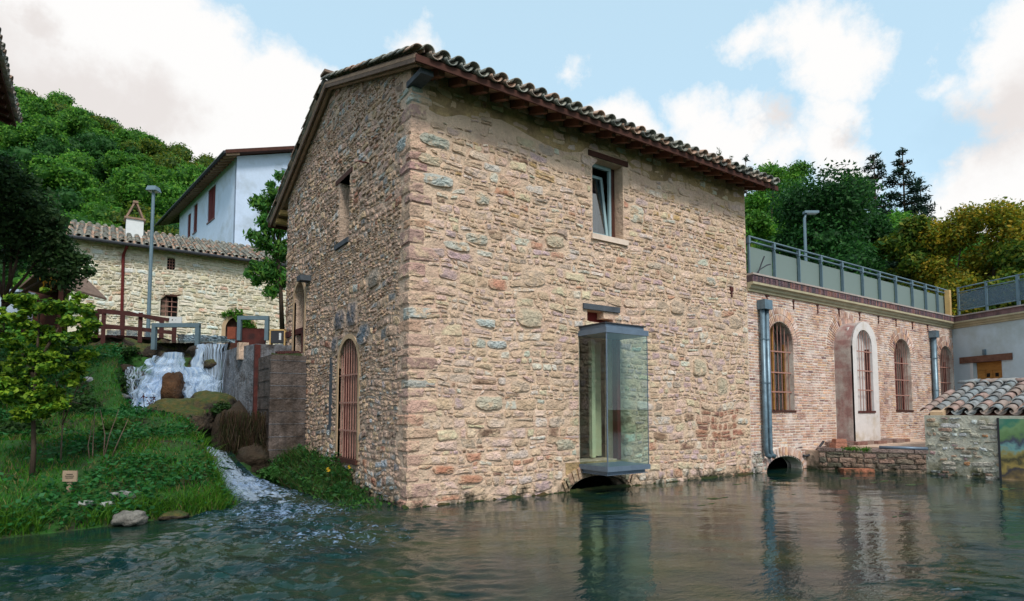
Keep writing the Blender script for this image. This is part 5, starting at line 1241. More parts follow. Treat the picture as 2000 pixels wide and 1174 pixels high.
# ------------------------------------------------------------------ canal wall and gear
cw = thing('canal_wall', 'stained grey concrete canal wall joined to the stone house', 'wall', (3.6, 15.8, 0))
m2 = MB(); m2.prism([(3.60, 15.8, -.4), (4.52, 15.8, -.4), (4.52, 17.3, -.4), (3.60, 17.3, -.4)], (0, 0, 3.48)); fb = m2.build('front_block', 'concrete_brown', cw)
m2 = MB(); m2.prism([(3.56, 17.302, -.4), (4.52, 17.302, -.4), (4.52, 20.4, -.4), (3.22, 20.4, -.4), (3.30, 18.6, -.4)], (0, 0, 3.88)); m2.build('side_wall', 'concrete_dark', cw)
for i in range(9):                                             # lifts of the formwork
    m2 = MB(); z = .38 + i * .32; m2.box((4.06, 15.798, z), (.47, .008, .006)); m2.build('board_mark', 'concrete_dark', fb)
for i in range(7):
    m2 = MB(); z = .6 + i * .36 + .04 * (i % 2); m2.box((3.598, 16.5, z), (.008, .62, .006)); m2.build('board_mark', 'concrete_brown', fb)
m2 = MB(); m2.box((3.58, 17.26, 1.7), (.07, .07, 1.75)); m2.build('steel_channel', 'rust', cw)
m2 = MB(); m2.box((3.40, 18.25, 3.34), (.13, .14, .24)); m2.build('stone_pier', 'mortar_gable', cw)
sheet('moss_cap', [((530, 690, 15.75), (592, 690, 16.2)), ((530, 700, 15.6), (596, 699, 15.7))], 'moss', cw, 20, 5, .06, 5)
def gate(px0, px1, py0, py1, D, w, label, extra=0):
    A, B = P(px0, py0, D), P(px1, py0, D); th = thing('canal_gantry', label, 'sluice frame', (A.x, A.y, P(px0, py1, D).z)); zb = P(px0, py1, D).z; r = Vector((rv.x, rv.y, 0))
    for q in (A, B):
        m2 = MB(); m2.box((q.x, q.y, (q.z + zb) / 2 - .02), (w / 2, w / 2, (q.z - zb) / 2), (r, Vector((hv.x, hv.y, 0)), Vector((0, 0, 1)))); m2.build('leg', 'steel_blue', th)
    m2 = MB(); m2.bar(A - r * w / 2, B + r * w / 2, w * 1.05, w * 1.05); m2.build('crossbeam', 'steel_blue', th); return th
gate(302, 387, 635.5, 682, 18.7, .12, 'wide low blue-grey steel frame standing in the canal above the falls')
g2 = gate(468.5, 522, 621, 664, 17.6, .105, 'narrow blue-grey steel frame around the rusty sluice plate')
A, B = P(461, 643, 17.75), P(519, 643, 17.75); m2 = MB(); r = Vector((rv.x, rv.y, 0)); m2.box((A + B) / 2 - Vector((0, 0, .3)), ((B - A).length / 2, .03, .32), (r, Vector((hv.x, hv.y, 0)), Vector((0, 0, 1)))); tag(m2.build('sluice_plate', 'rust'), 'dark rusty sluice gate plate between the blue-grey legs', 'sluice gate')
A = P(456, 651, 18.2); m2 = MB(); m2.box(A, (.13, .12, .18), (r, Vector((hv.x, hv.y, 0)), Vector((0, 0, 1)))); tag(m2.build('brick_pier', 'red_brick_plain'), 'small orange-red brick pier left of the rusty sluice plate', 'pier')
c = P(544, 658, 17.4); eb = thing('control_cabinet', 'small open timber-framed cabinet with dark front beside the sluice', 'cabinet', tuple(c - Vector((0, 0, .2))))
m2 = MB(); ax = (r, Vector((hv.x, hv.y, 0)), Vector((0, 0, 1))); m2.box(c, (.2, .08, .18), ax); m2.build('box', 'bay_top', eb)
for dx in (-.21, .21): m2 = MB(); m2.box(c + r * dx - Vector((0, 0, .05)), (.02, .09, .26), ax); m2.build('frame_post', 'wood_post', eb)
m2 = MB(); m2.box(c + Vector((0, 0, .19)), (.23, .09, .02), ax); m2.build('frame_top', 'wood_post', eb)
m2 = MB(); m2.box(c + r * .08 - Vector((hv.x, hv.y, 0)) * .085, (.03, .01, .1), ax); m2.build('gauge', 'white_paint', eb)
m2 = MB(); m2.box(c - Vector((0, 0, .36)) + r * .05, (.12, .1, .14), ax); m2.build('plinth', 'concrete_dark', eb)
m2 = MB(); m2.bar(P(560, 655, 17.2), P(594, 645, 16.6), .10, .16); m2.bar(P(592, 648, 16.6), P(592, 690, 16.5), .08); tag(m2.build('flume_beam', 'rust'), 'rusty steel channel beam running into the arched doorway', 'beam')
cg = thing('corrugated_grating', 'rusty corrugated grating on top of the canal wall', 'grating', tuple(P(568, 690, 16.4)))
for i in range(11):
    p0 = P(544 + i * 4.6, 691, 16.3); m2 = MB(); m2.bar(p0, p0 + Vector((.02, .5, .1)), .035, .05); m2.build('bar', 'rust', cg)

# wooden footbridge
def rail_run(pts, w, hgt, nm, th, m_='wood_bridge'):
    for a, b in zip(pts, pts[1:]): m2 = MB(); m2.bar(a, b, w, hgt); m2.build(nm, m_, th)
fbr = thing('footbridge', 'arched dark-red wooden footbridge with post-and-rail sides over the canal', 'bridge', tuple(P(260, 668, 20)))
for (px0, yt, yb, D) in ((203.5, 604, 672, 19.4), (275, 611, 670, 19.6), (340.5, 634, 670, 19.8), (170, 609, 668, 19.9)):
    A, B = P(px0, yt, D), P(px0, yb, D); m2 = MB(); m2.bar((A.x, A.y, B.z), (A.x, A.y, A.z), .12, .12); m2.build('post', 'wood_bridge', fbr)
for (px0, yt, yb, D) in ((240, 616, 664, 21.3), (316, 626, 664, 21.5), (190, 606, 664, 21.2)):
    A, B = P(px0, yt, D), P(px0, yb, D); m2 = MB(); m2.bar((A.x, A.y, B.z), (A.x, A.y, A.z), .14, .14); m2.build('post', 'wood_bridge', fbr)
rail_run([P(161, 611, 19.9), P(203, 611, 19.4)], .06, .1, 'top_rail', fbr)
rail_run([P(203, 609, 19.35), P(275, 616, 19.5), P(330, 625, 19.7)], .06, .11, 'top_rail', fbr)
rail_run([P(207, 637, 19.4), P(275, 643, 19.6), P(338, 650, 19.75)], .05, .12, 'middle_rail', fbr)
rail_run([P(170, 637, 19.9), P(203, 637, 19.4)], .05, .1, 'middle_rail', fbr)
rail_run([P(191, 605.5, 21.2), P(255, 611, 21.3), P(318, 628, 21.5)], .08, .09, 'top_rail', fbr)
rail_run([P(191, 639, 21.2), P(255, 642, 21.3), P(318, 650, 21.5)], .05, .1, 'middle_rail', fbr)
rail_run([P(165, 666, 20.6), P(255, 663, 20.6), P(345, 669, 20.8)], 1.9, .08, 'deck', fbr)
for (p0, p1) in ((209, 235), (247, 268), (282, 298)):
    A = P((p0 + p1) / 2, 655, 20.9); k = 20.9 / F_; m2 = MB(); m2.box(A, ((p1 - p0) / 2 * k, .01, 10 * k), ax); m2.build('mesh_infill', 'screen_thin', fbr)
gb = sheet('gabion_kerb', [((345, 652, 21), (520, 661, 20)), ((345, 668, 20.8), (520, 672, 19.8))], 'rock', None, 60, 10, .08, 6); 
me = gb.data; a_ = me.color_attributes['col']; cc_ = np.ones((len(me.vertices), 4), dtype=np.float32); cc_[:, :3] = np.random.default_rng(1).choice(np.array([(.05, .09, .12), (.28, .36, .42), (.03, .05, .06)]), len(me.vertices)); a_.data.foreach_set('color', cc_.ravel()); tag(gb, 'low speckled blue-grey stone kerb behind the canal', 'kerb')
c = P(342.5, 625, 19.9); k = 19.9 / F_
sg = thing('white_sign', 'small blank white board beside the right end of the footbridge', 'sign', tuple(c - Vector((0, 0, .9))))
m2 = MB(); m2.box(c, (12.5 * k, .015, 6.2 * k), ax); m2.build('board', 'white_paint', sg); m2 = MB(); m2.box(c - Vector((0, 0, .55)) + Vector((hv.x, hv.y, 0)) * .04, (.02, .02, .6), ax); m2.build('post', 'steel_blue', sg)
m2 = MB(); m2.box(c - r * .09 - Vector((hv.x, hv.y, 0)) * .018, (.016, .003, .022), ax); m2.box(c + r * .02 - Vector((hv.x, hv.y, 0)) * .018, (.008, .003, .01), ax); m2.build('mark', 'ink', sg)
# plaque on a stake by the pond
c = P(137, 930, 9.4); k = 9.4 / F_
pq = thing('plant_plaque', 'small wooden plaque on a stake in the grass by the pond', 'sign', tuple(P(134, 975, 9.4)))
m2 = MB(); m2.box(c, (14 * k, .012, 10.5 * k), ax); m2.build('plaque_board', 'sign_wood', pq); m2 = MB(); m2.box(c - Vector((0, 0, .24)) - r * .02 + Vector((hv.x, hv.y, 0)) * .02, (.035, .012, .22), ax); m2.build('stake', 'sign_wood', pq)
for i, w in enumerate((.05, .07, .06)):
    m2 = MB(); m2.box(c + Vector((0, 0, .03 - i * .028)) - Vector((hv.x, hv.y, 0)) * .014, (w, .002, .005), ax); m2.build('text_line', 'ink', pq)

# ------------------------------------------------------------------ old farmhouse
Yf = 30.695; FX0, FX1 = -1.0, 7.7
FF = Fr((0, Yf, 0), (1, 0, 0), (0, 0, 1), (0, -1, 0))
fh = thing('stone_farmhouse', 'long old stone farmhouse with tiled roof and white chimney behind the canal', 'house', (FX0, Yf, 3.5))
def frc(px0, py0, px1, py1, fr):
    a0, b1 = fr.hit(px0, py0); a1, _ = fr.hit(px1, py0); _, b0 = fr.hit((px0 + px1) / 2, py1); return Rect(a0, b0, a1, b1)
w1, w2 = frc(327, 502, 343, 527, FF), frc(314, 577, 348, 618, FF); aa_, ab_ = FF.hit(469, 618); fa = Arch(aa_, .62, 3.6, ab_ - .62)
ez = 8.85
wall('wall', FF, [(FX0, 3.0), (FX1, 3.0), (FX1, ez), (FX0, ez)], [w1.loop(), w2.loop(), fa.loop()], 'mortar_farm', fh, rev=.3, thick=.5)
m2 = MB(); m2.prism([(FX0, Yf + .5, 3), (FX0, Yf + 7, 3), (FX0, Yf + 7, ez), (FX0, Yf + 3.7, ez + 1.4), (FX0, Yf + .5, ez)], (.4, 0, 0)); m2.prism([(FX1 - .4, Yf + .5, 3), (FX1 - .4, Yf + 7, 3), (FX1 - .4, Yf + 7, ez), (FX1 - .4, Yf + 3.7, ez + 1.4), (FX1 - .4, Yf + .5, ez)], (.4, 0, 0)); m2.build('end_walls', 'mortar', fh)
def palH(a, b, rn):
    L_ = max(0, min(1, (1.2 - a) / 1.6)); return pick(rn, [(30, (214, 206, 188)), (14, (204, 192, 166)), (10 + 26 * L_, (214, 220, 214)), (5, (210, 178, 156)), (5, (190, 174, 148)), (6, (216, 208, 186))])
rn = random.Random(77); polys = [[(a + FX0, b + 3.3) for a, b in p] for p in courses(FX1 - FX0 + .1, 5.6, rn, (.13, .24), (1.2, 3.0), .09, 11)]
stH = lay(polys, FF, rn, None, [w1, w2, Arch(fa.a, .75, 3, fa.bs)], palH, (.03, .06), .018, bounds=(FX0, 3.4, FX1, ez - .05))
add_stones(stH, fh, 300, m_='stone_farm', mort=srgb(206, 192, 158))
for w in (w1, w2):
    m2 = MB(); FF.box(m2, w.a0 - .05, w.a1 + .05, w.b0 - .05, w.b1 + .05, -.5, -.4); fw = m2.build('window', 'black', fh)
    for t in (.33, .66): m2 = MB(); FF.box(m2, w.a0 + (w.a1 - w.a0) * t - .012, w.a0 + (w.a1 - w.a0) * t + .012, w.b0, w.b1, -.12, -.1); m2.build('window_bar', 'rust_light', fw)
    for t in (.25, .5, .75): m2 = MB(); FF.box(m2, w.a0, w.a1, w.b0 + (w.b1 - w.b0) * t - .012, w.b0 + (w.b1 - w.b0) * t + .012, -.1, -.08); m2.build('window_bar', 'rust_light', fw)
m2 = MB(); FF.box(m2, w2.a0 + .05, w2.a0 + .32, w2.b0, w2.b1 - .08, -.2, -.17); m2.build('shutter', 'wood_grey', fh)
m2 = MB(); FF.box(m2, w2.a0 - .1, w2.a1 + .1, w2.b1, w2.b1 + .1, -.3, .02); m2.build('lintel', 'wood_dark', fh)
m2 = MB(); FF.box(m2, fa.a - .62, fa.a + .62, 3.6, ab_, -.3, -.25); m2.build('arched_door', 'wood_dark', fh)
ring(FF, fa, .16, 'arch_surround', 'arch_render', fh)
SB = .40; RYf = Yf + 3.7; fsl = Vector((0, 1, SB)).normalized()
m2 = MB(); m2.prism([(FX0 - .2, Yf - .45, ez - .05), (FX0 - .2, RYf, ez - .05 + SB * 4.15), (FX0 - .2, Yf + 7.6, ez), (FX0 - .2, Yf + 7.6, ez - .1), (FX0 - .2, RYf, ez - .2 + SB * 4.15), (FX0 - .2, Yf - .45, ez - .15)], (FX1 - FX0 + .3, 0, 0)); m2.build('roof_deck', 'wood_soffit', fh)
m2 = MB(); m2.tube([(FX0 - .2, Yf - .52, ez - .10), (FX1, Yf - .52, ez - .12)], .075, 8); m2.build('gutter', 'bay_top', fh)
m2 = MB(); m2.tube([FF.p(FF.hit(248, 478)[0], ez - .15, .45), FF.p(FF.hit(241, 490)[0], ez - .5, .08), FF.p(FF.hit(240, 600)[0], 3.6, .08)], .06, 8); m2.build('downpipe', 'dark_red_wood', fh)
tile_roof(fh, Vector((FX0 - .2, Yf - .5, ez - .05)), (1, 0, 0), fsl, FX1 - FX0 + .3, 4.3, T_FAR, pe=.30, ps=.36, rows_parts=5, seed=8, maxparts=290)
cx_, _ = Fr((0, Yf + 1.5, 0), (1, 0, 0), (0, 0, 1), (0, -1, 0)).hit(263.5, 440); FC = Fr((0, Yf + 1.5, 0), (1, 0, 0), (0, 0, 1), (0, -1, 0)); _, zt_ = FC.hit(263, 428); _, zp = FC.hit(263, 393)
m2 = MB(); m2.box((cx_, Yf + 1.8, (zt_ + ez) / 2), (.34, .3, (zt_ - ez) / 2)); chm = m2.build('chimney', 'white_paint', fh)
m2 = MB(); m2.box((cx_, Yf + 1.8, zt_ + .03), (.42, .36, .04)); m2.build('chimney_slab', 'brick_slab', chm)
for s_ in (-1, 1): m2 = MB(); m2.bar((cx_ + .34 * s_, Yf + 1.8, zt_ + .08), (cx_ + .04 * s_, Yf + 1.8, zp - .02), .07, .42, (0, 1, 0)); m2.build('chimney_hood', 'brick_slab', chm)
m2 = MB(); m2.box((cx_, Yf + 1.8, zp), (.1, .25, .05)); m2.build('hood_cap', 'brick_slab', chm)

# ------------------------------------------------------------------ white house above
c = P(463, 305, 40); ca = math.radians(-41.2); Hh = Vector((hv.x, hv.y, 0)); Rh = Vector((rv.x, rv.y, 0))
dl_ = (Rh * math.sin(ca) + Hh * math.cos(ca)).normalized(); dr2 = (Rh * math.cos(ca) - Hh * math.sin(ca)).normalized(); up = Vector((0, 0, 1))
wh = thing('white_house', 'tall white house with brown shutters and deep eaves above the farmhouse', 'house', (c.x, c.y, 5))
G = lambda s_, t, z: Vector((c.x, c.y, 0)) + dr2 * s_ + dl_ * t + up * z
zc = c.z; LT = 15.5
WL_ = Fr(G(0, LT, 0), -dl_, up, (-dl_).cross(up))
def wrect(px0, py0, px1, py1):
    a0, b1 = WL_.hit(px0, py0); a1, _ = WL_.hit(px1, py0); _, b0 = WL_.hit((px0 + px1) / 2, py1); return Rect(min(a0, a1), b0, max(a0, a1), b1)
wins = [wrect(407, 373, 421, 429), wrect(379, 402, 386, 452), wrect(367, 421, 373, 468)]
wall('side_wall', WL_, [(0, 4), (LT, 4), (LT, zc), (0, zc)], [w.loop() for w in wins], 'render_house', wh, rev=.12, thick=.3)
m2 = MB(); m2.prism([G(0, .02, 4), G(12, .02, 4), G(12, .02, zc), G(6, .02, zc + 2.1), G(0, .02, zc)], dl_ * .3); m2.build('gable_wall', 'render_house', wh)
for w in wins:
    m2 = MB(); WL_.box(m2, w.a0, w.a1, w.b0, w.b1, -.12, -.05); ww = m2.build('shutter', 'dark_red_wood', wh)
    m2 = MB(); WL_.box(m2, w.a0 - .05, w.a1 + .05, w.b0 - .1, w.b0, -.1, .05); m2.build('window_sill', 'coping', wh)
    m2 = MB(); WL_.box(m2, (w.a0 + w.a1) / 2 - .02, (w.a0 + w.a1) / 2 + .02, w.b0, w.b1, -.05, -.03); m2.build('shutter_joint', 'wood_dark', ww)
WR = Fr(G(0, 0, 0), dr2, up, dr2.cross(up)); a0, b1 = WR.hit(550, 328); a1, b0 = WR.hit(557, 356); m2 = MB(); WR.box(m2, a0, a1 + .3, b0, b1, -.01, .03); m2.build('window', 'steel_blue', wh)
for sgn, nm in ((1, 'roof_slope'), (-1, 'rear_roof_slope')):
    s0, s1 = (-.9, 6.05) if sgn == 1 else (12.9, 5.95); zf = lambda s_: zc + (s_ if sgn == 1 else 12 - s_) * .35
    m2 = MB(); m2.prism([G(s0, -.7, zf(s0) + .05), G(s1, -.7, zf(s1) + .05), G(s1, -.7, zf(s1) + .28), G(s0, -.7, zf(s0) + .28)], dl_ * (LT + 5)); m2.build(nm, 'wood_dark', wh)
for i in range(34):
    t = -.5 + i * .6; m2 = MB(); m2.bar(G(-.82, t, zc - .30), G(.0, t, zc - .02), .1, .12); m2.build('rafter', 'wood_soffit', wh)
m2 = MB(); m2.tube([G(-.98, -.7, zc - .2), G(-.98, LT + 4.3, zc - .25)], .09, 8); m2.build('gutter', 'bay_top', wh)

# eaves corner of the neighbouring house at the top left, its wall just outside the picture
q = P(32, 249, 16); nh = thing('neighbour_house', 'dark wooden eaves corner with tiles entering at the upper left edge', 'house', (q.x - 1.4, q.y, 1.5))
m2 = MB(); m2.prism([q, q + Vector((-3.5, 0, 1.3)), q + Vector((-3.5, 0, 1.38)), q + Vector((0, 0, .08))], (0, -7, 0)); m2.build('roof_deck', 'wood_dark', nh)
for i in range(12): m2 = MB(); m2.bar(q + Vector((-.08, -.3 - i * .55, -.03)), q + Vector((-2.0, -.3 - i * .55, .68)), .1, .12); m2.build('rafter', 'wood_dark', nh)
tile_roof(nh, q + Vector((.08, .03, .1)), (0, -1, 0), Vector((-1, 0, .37)).normalized(), 7, 3.3, T_MAIN, rows_parts=1, seed=12)
m2 = MB(); m2.box((q.x - 3.2, q.y - 3.7, q.z - 3.5), (1.5, 3.3, 4.1)); m2.build('wall', 'mortar', nh)
# timber porch hut at left
D = 18.6; k = D / F_; hb = thing('timber_hut', 'small dark timber hut with a peaked roof half hidden by foliage', 'hut', tuple(P(86, 640, D)))
pk = P(86, 522, D)
for s_, px1, py1 in ((-1, 38, 563), (1, 132, 566)):
    e_ = P(px1, py1, D); m2 = MB(); 
    m2.prism([pk, e_, e_ + up * .07, pk + up * .08], Hh * 1.8 if s_ == 1 else Hh * 1.8); m2.build('roof_plane', 'wood_grey', hb)
    m2 = MB(); m2.bar((e_ - Rh * s_ * .2), (e_ - Rh * s_ * .2 - up * 1.4), .12); m2.build('post', 'wood_dark', hb)
m2 = MB(); m2.prism([P(48, 566, D + .8), P(124, 566, D + .8), P(86, 532, D + .8)], Hh * .05); m2.prism([P(48, 640, D + 1.2), P(124, 640, D + 1.2), P(124, 560, D + 1.2), P(48, 560, D + 1.2)], Hh * .05); m2.build('back_wall', 'wood_dark', hb)
m2 = MB(); m2.box(P(20, 600, 19.5), (.5, .3, .5), ax); m2.box(P(20, 572, 19.5), (.6, .4, .04), ax); tag(m2.build('pale_shelter', 'render_house'), 'pale low structure left of the timber hut', 'shelter')
# ------------------------------------------------------------------ foliage
NR = np.random.default_rng(5)
def unit(v): return v / (np.linalg.norm(v, axis=1, keepdims=True) + 1e-9)
def leaf_arrays(pos, nrm, L_, W_, cols, rng, droop=0):
    n = len(pos); t = unit(np.cross(nrm, unit(rng.normal(size=(n, 3))))); b = np.cross(nrm, t)
    if droop: t = unit(t + np.array([0, 0, -droop])); b = unit(np.cross(nrm, t))
    L_ = np.asarray(L_).reshape(-1, 1); W_ = np.asarray(W_).reshape(-1, 1)
    V = np.stack([pos - t * L_, pos + b * W_ - t * L_ * .1, pos + t * L_, pos - b * W_ - t * L_ * .1], 1).reshape(-1, 3)
    Fc = np.arange(4 * n).reshape(n, 4); return V, Fc, np.repeat(cols, 4, axis=0)
def foliage(blobs, n, size, pal, rng, shell=.55, asp=.5, droop=0, up_=.35, noisecol=.35):
    B = np.array(blobs, dtype=float); w = (B[:, 3] * B[:, 4] * B[:, 5]) ** .67; idx = rng.choice(len(B), n, p=w / w.sum())
    d = unit(rng.normal(size=(n, 3))); r = shell + (1.05 - shell) * rng.random(n) ** .7; r *= 1 + .12 * rng.normal(size=n)
    pos = B[idx, :3] + d * B[idx, 3:6] * r[:, None]
    nrm = unit(d * .6 + rng.normal(size=(n, 3)) * .7 + np.array([0, 0, up_]))
    pal = np.array(pal); c = pal[rng.integers(0, len(pal), n)] * (1 + noisecol * (rng.random((n, 1)) - .5)) * (1 + .22 * (rng.random(len(B))[idx][:, None] - .5) * 2)
    s_ = size * (.6 + .8 * rng.random(n)); return leaf_arrays(pos, nrm, s_ * .5, s_ * asp * .5, np.clip(c, 0, 1), rng, droop)
def ell_core(blobs, k, col, rng):
    V = []; Fc = []; C_ = []
    for bl in blobs:
        b0 = len(V); nu, nv = 8, 5
        for j in range(nv + 1):
            ph = -math.pi / 2 + math.pi * j / nv
            for i in range(nu):
                th = 2 * math.pi * i / nu; q = k * (1 + .15 * rng.normal() * (0 < j < nv)); V.append((bl[0] + bl[3] * q * math.cos(ph) * math.cos(th), bl[1] + bl[4] * q * math.cos(ph) * math.sin(th), bl[2] + bl[5] * q * math.sin(ph))); C_.append(col)
        Fc += [(b0 + j * nu + i, b0 + j * nu + (i + 1) % nu, b0 + (j + 1) * nu + (i + 1) % nu, b0 + (j + 1) * nu + i) for j in range(nv) for i in range(nu)]
    return np.array(V), np.array(Fc), np.array(C_)
def join(parts):
    V = []; Fc = []; C_ = []; b = 0
    for v, f, c in parts: V.append(v); Fc.append(f + b); C_.append(c); b += len(v)
    return np.concatenate(V), np.concatenate(Fc), np.concatenate(C_)
def crown_mesh(name, blobs, n, size, pal, rng, core=.7, corecol=None, **kw):
    ps = [foliage(blobs, n, size, pal, rng, **kw)]
    if core: ps.append(ell_core(blobs, core, corecol or pal[0], rng))
    V, Fc, C_ = join(ps); me = fast_mesh(name, V, Fc, C_); me.materials.append(M['leaf']); return me
G_MID = [(.065, .21, .020), (.095, .26, .025), (.042, .150, .018), (.15, .32, .035)]
G_DARK = [(.018, .080, .018), (.026, .105, .020), (.038, .130, .024), (.013, .060, .014)]
G_YEL = [(.30, .25, .016), (.15, .19, .015), (.42, .28, .018), (.09, .14, .014), (.22, .24, .018)]
G_OLIVE = [(.07, .14, .014), (.12, .18, .016), (.045, .10, .012), (.20, .21, .02)]
G_PINE = [(.012, .038, .022), (.018, .050, .028), (.010, .030, .018)]
G_NIGHT = [(.022, .060, .020), (.034, .080, .024), (.050, .10, .030)]
def broad_blobs(h, r, rng, k=10, z0=.35):
    out = []
    for i in range(k):
        t = rng.random(); z = h * (z0 + (1 - z0) * t * .9); rr = r * (.95 - .6 * max(0, t - .35) ** 1.2) * rng.random() ** .5 * .75; th = rng.random() * 6.28; s_ = r * (.36 + .2 * rng.random()); out.append((rr * math.cos(th), rr * math.sin(th), z, s_, s_, s_ * .85))
    return out
rg = np.random.default_rng(11)
# woods on the hills: six crowns shared by many trees
HILL = []
for i in range(6):
    pal = [G_MID, G_MID, G_DARK, G_OLIVE, G_MID, G_DARK][i]
    HILL.append(crown_mesh('hill_tree', broad_blobs(9 + rg.random() * 2, 3.9, rg, 14, .25), 4200, .48, pal, rg, corecol=pal[2]))
def hz(a, D): return gz(a, D)[2]
rnh = random.Random(99); cnt = 0
lab = ['mid-green broadleaf tree on the wooded hill behind the %s', 'dark green broadleaf tree on the wooded hill behind the %s', 'yellow-olive broadleaf tree on the wooded hill behind the %s']
kinds = [0, 0, 1, 2, 0, 1]
pts = []
for D in frange(52, 176, 6.2):
    for (p0, p1) in ((-70, 450), (1425, 2060)):
        a = (p0 - 1000) / F_ * D
        while a < (p1 - 1000) / F_ * D: pts.append((a + rnh.uniform(-2, 2), D + rnh.uniform(-2.4, 2.4), p0 < 0)); a += 5.6 + D * .008
for a, D, lf in pts:
    if rnh.random() < .12 or (not lf and D < 66): continue
    x, y, z = gz(a, D); pp = pix((x, y, z + 8))
    if z < 4.4 and lf: continue
    i = rnh.choice([0, 1, 2, 4, 4, 5, 0, 1, 3]) if rnh.random() < .9 else 3
    if D > 150 and 300 < pp[0] < 480: i = 3
    o = link(bpy.data.objects.new('hill_tree', HILL[i])); s_ = rnh.uniform(.75, 1.2); o.matrix_basis = Matrix.Translation((x, y, z - .8)) @ Matrix.Rotation(rnh.uniform(0, 6.28), 4, 'Z') @ Matrix.Diagonal((s_, s_, s_ * rnh.uniform(.9, 1.2), 1))
    tag(o, lab[kinds[i]] % ('farmhouse' if lf else 'brick wing'), 'tree', 'trees on the hill behind the ' + ('farmhouse' if lf else 'brick wing'))
def tree(px, ytop, D, w_px, pal, label, n=12000, size=.27, base=4.9, name='broadleaf_tree', k=14, cat='tree', z0=.3, core=.42, seed=None, sq=1.0, **kw):
    g = np.random.default_rng(seed if seed is not None else int(px)); t = P(px, ytop, D); r = w_px / 2 * D / F_; h = t.z - base
    th = thing(name, label, cat, (t.x, t.y, base)); bl = [(x + t.x, y + t.y, z + base, rx, ry, rz) for x, y, z, rx, ry, rz in broad_blobs(h / 1.02, r, g, k, z0)]
    tops = max(b[2] + b[5] for b in bl); bl = [(b[0], b[1], b[2] + (t.z - tops), *b[3:]) for b in bl]
    me = crown_mesh('crown', bl, n, size, pal, g, core=core, corecol=pal[0], **kw); obj('crown', me, 'leaf', th)
    m2 = MB(); m2.tube([(t.x, t.y, base - .3), (t.x + .1, t.y, base + h * .35), (t.x, t.y + .1, base + h * .7)], [r * .09, r * .06, r * .03], 8)
    for i in range(4): q = bl[i]; m2.tube([(t.x, t.y, base + h * .3), (q[0], q[1], q[2])], [r * .04, r * .015], 6)
    m2.build('trunk', 'bark', th, smooth=True); return th
tree(1590, 335, 42, 250, G_DARK, 'large dark green broadleaf tree behind the terrace street lamp', 30000, .27, k=20, z0=.15)
tree(1490, 322, 50, 130, G_MID, 'mid-green tree showing just past the right end of the stone house roof', 14400, k=14)
tree(1545, 318, 60, 90, G_MID, 'lighter green tree top rising behind the large dark tree, left side', 9600)
tree(1655, 352, 52, 120, G_MID, 'green tree between the large dark tree and the pines', 13200)
tree(1700, 420, 44, 120, G_DARK, 'dark bushy tree right of the terrace street lamp', 14400, z0=.1)
tree(1790, 405, 46, 150, G_MID, 'bright green tree below the pines', 15600, z0=.1)
tree(1765, 430, 38, 110, G_OLIVE, 'olive-green tree with yellowing leaves in front of the bright green one', 14400, .30, z0=.1)
tree(1850, 425, 36, 130, G_YEL, 'yellow-green autumn tree left of the tallest yellow one', 23400, .2, z0=.08, core=.55)
tree(1925, 392, 35, 170, G_YEL, 'tallest yellow autumn tree behind the corner of the railings', 30600, .2, z0=.08, core=.5)
tree(2015, 400, 36, 150, G_YEL, 'yellow autumn tree cut by the right edge of the picture', 23400, .2, z0=.08, core=.55)
tree(1470, 420, 40, 110, G_MID, 'low green tree directly behind the left end of the terrace railing', 12000, z0=.05)
tree(1980, 470, 33, 130, G_OLIVE, 'low olive bush-like tree behind the mesh railing', 12000, .26, z0=.05)
def pine(px, ytop, D, w_px, label, n=9500, base=9, seed=1):
    g = np.random.default_rng(seed); t = P(px, ytop, D); r = w_px / 2 * D / F_; h = t.z - base; th = thing('pine_tree', label, 'tree', (t.x, t.y, base)); bl = []; m2 = MB(); m2.tube([(t.x, t.y, base - 1), (t.x, t.y, t.z - .2)], [r * .1, .04], 7)
    for i in range(15):
        f = i / 14; z = base + h * (.22 + .76 * f); rr = r * (1.25 * (1 - f) ** .7 + .18) * (.75 + .4 * g.random())
        for j in range(6):
            a_ = g.random() * 6.28; q = rr * (.5 + .4 * g.random()); bl.append((t.x + q * math.cos(a_), t.y + q * math.sin(a_), z + g.normal() * .15, rr * .42 + .12, rr * .42 + .12, .24 + .1 * rr)); m2.tube([(t.x, t.y, z - .3), (t.x + q * math.cos(a_), t.y + q * math.sin(a_), z)], [.07, .03], 5)
    m2.build('trunk', 'bark', th); me = crown_mesh('crown', bl, n, .5, G_PINE, g, core=0, asp=.26, shell=.1, up_=.9); obj('crown', me, 'leaf', th)
pine(1706, 298, 62, 92, 'left of the two tall dark pines on the skyline', seed=1); pine(1762, 290, 62, 95, 'right and tallest of the dark pines on the skyline', seed=2)
pine(1796, 345, 64, 70, 'small dark pine leaning at the right foot of the tall pair', 2600, seed=3); pine(1456, 303, 75, 34, 'thin pine top just past the right end of the stone house roof', 1500, seed=4); pine(1655, 330, 70, 60, 'short dark pine left of the tall pair', 2400, seed=6)

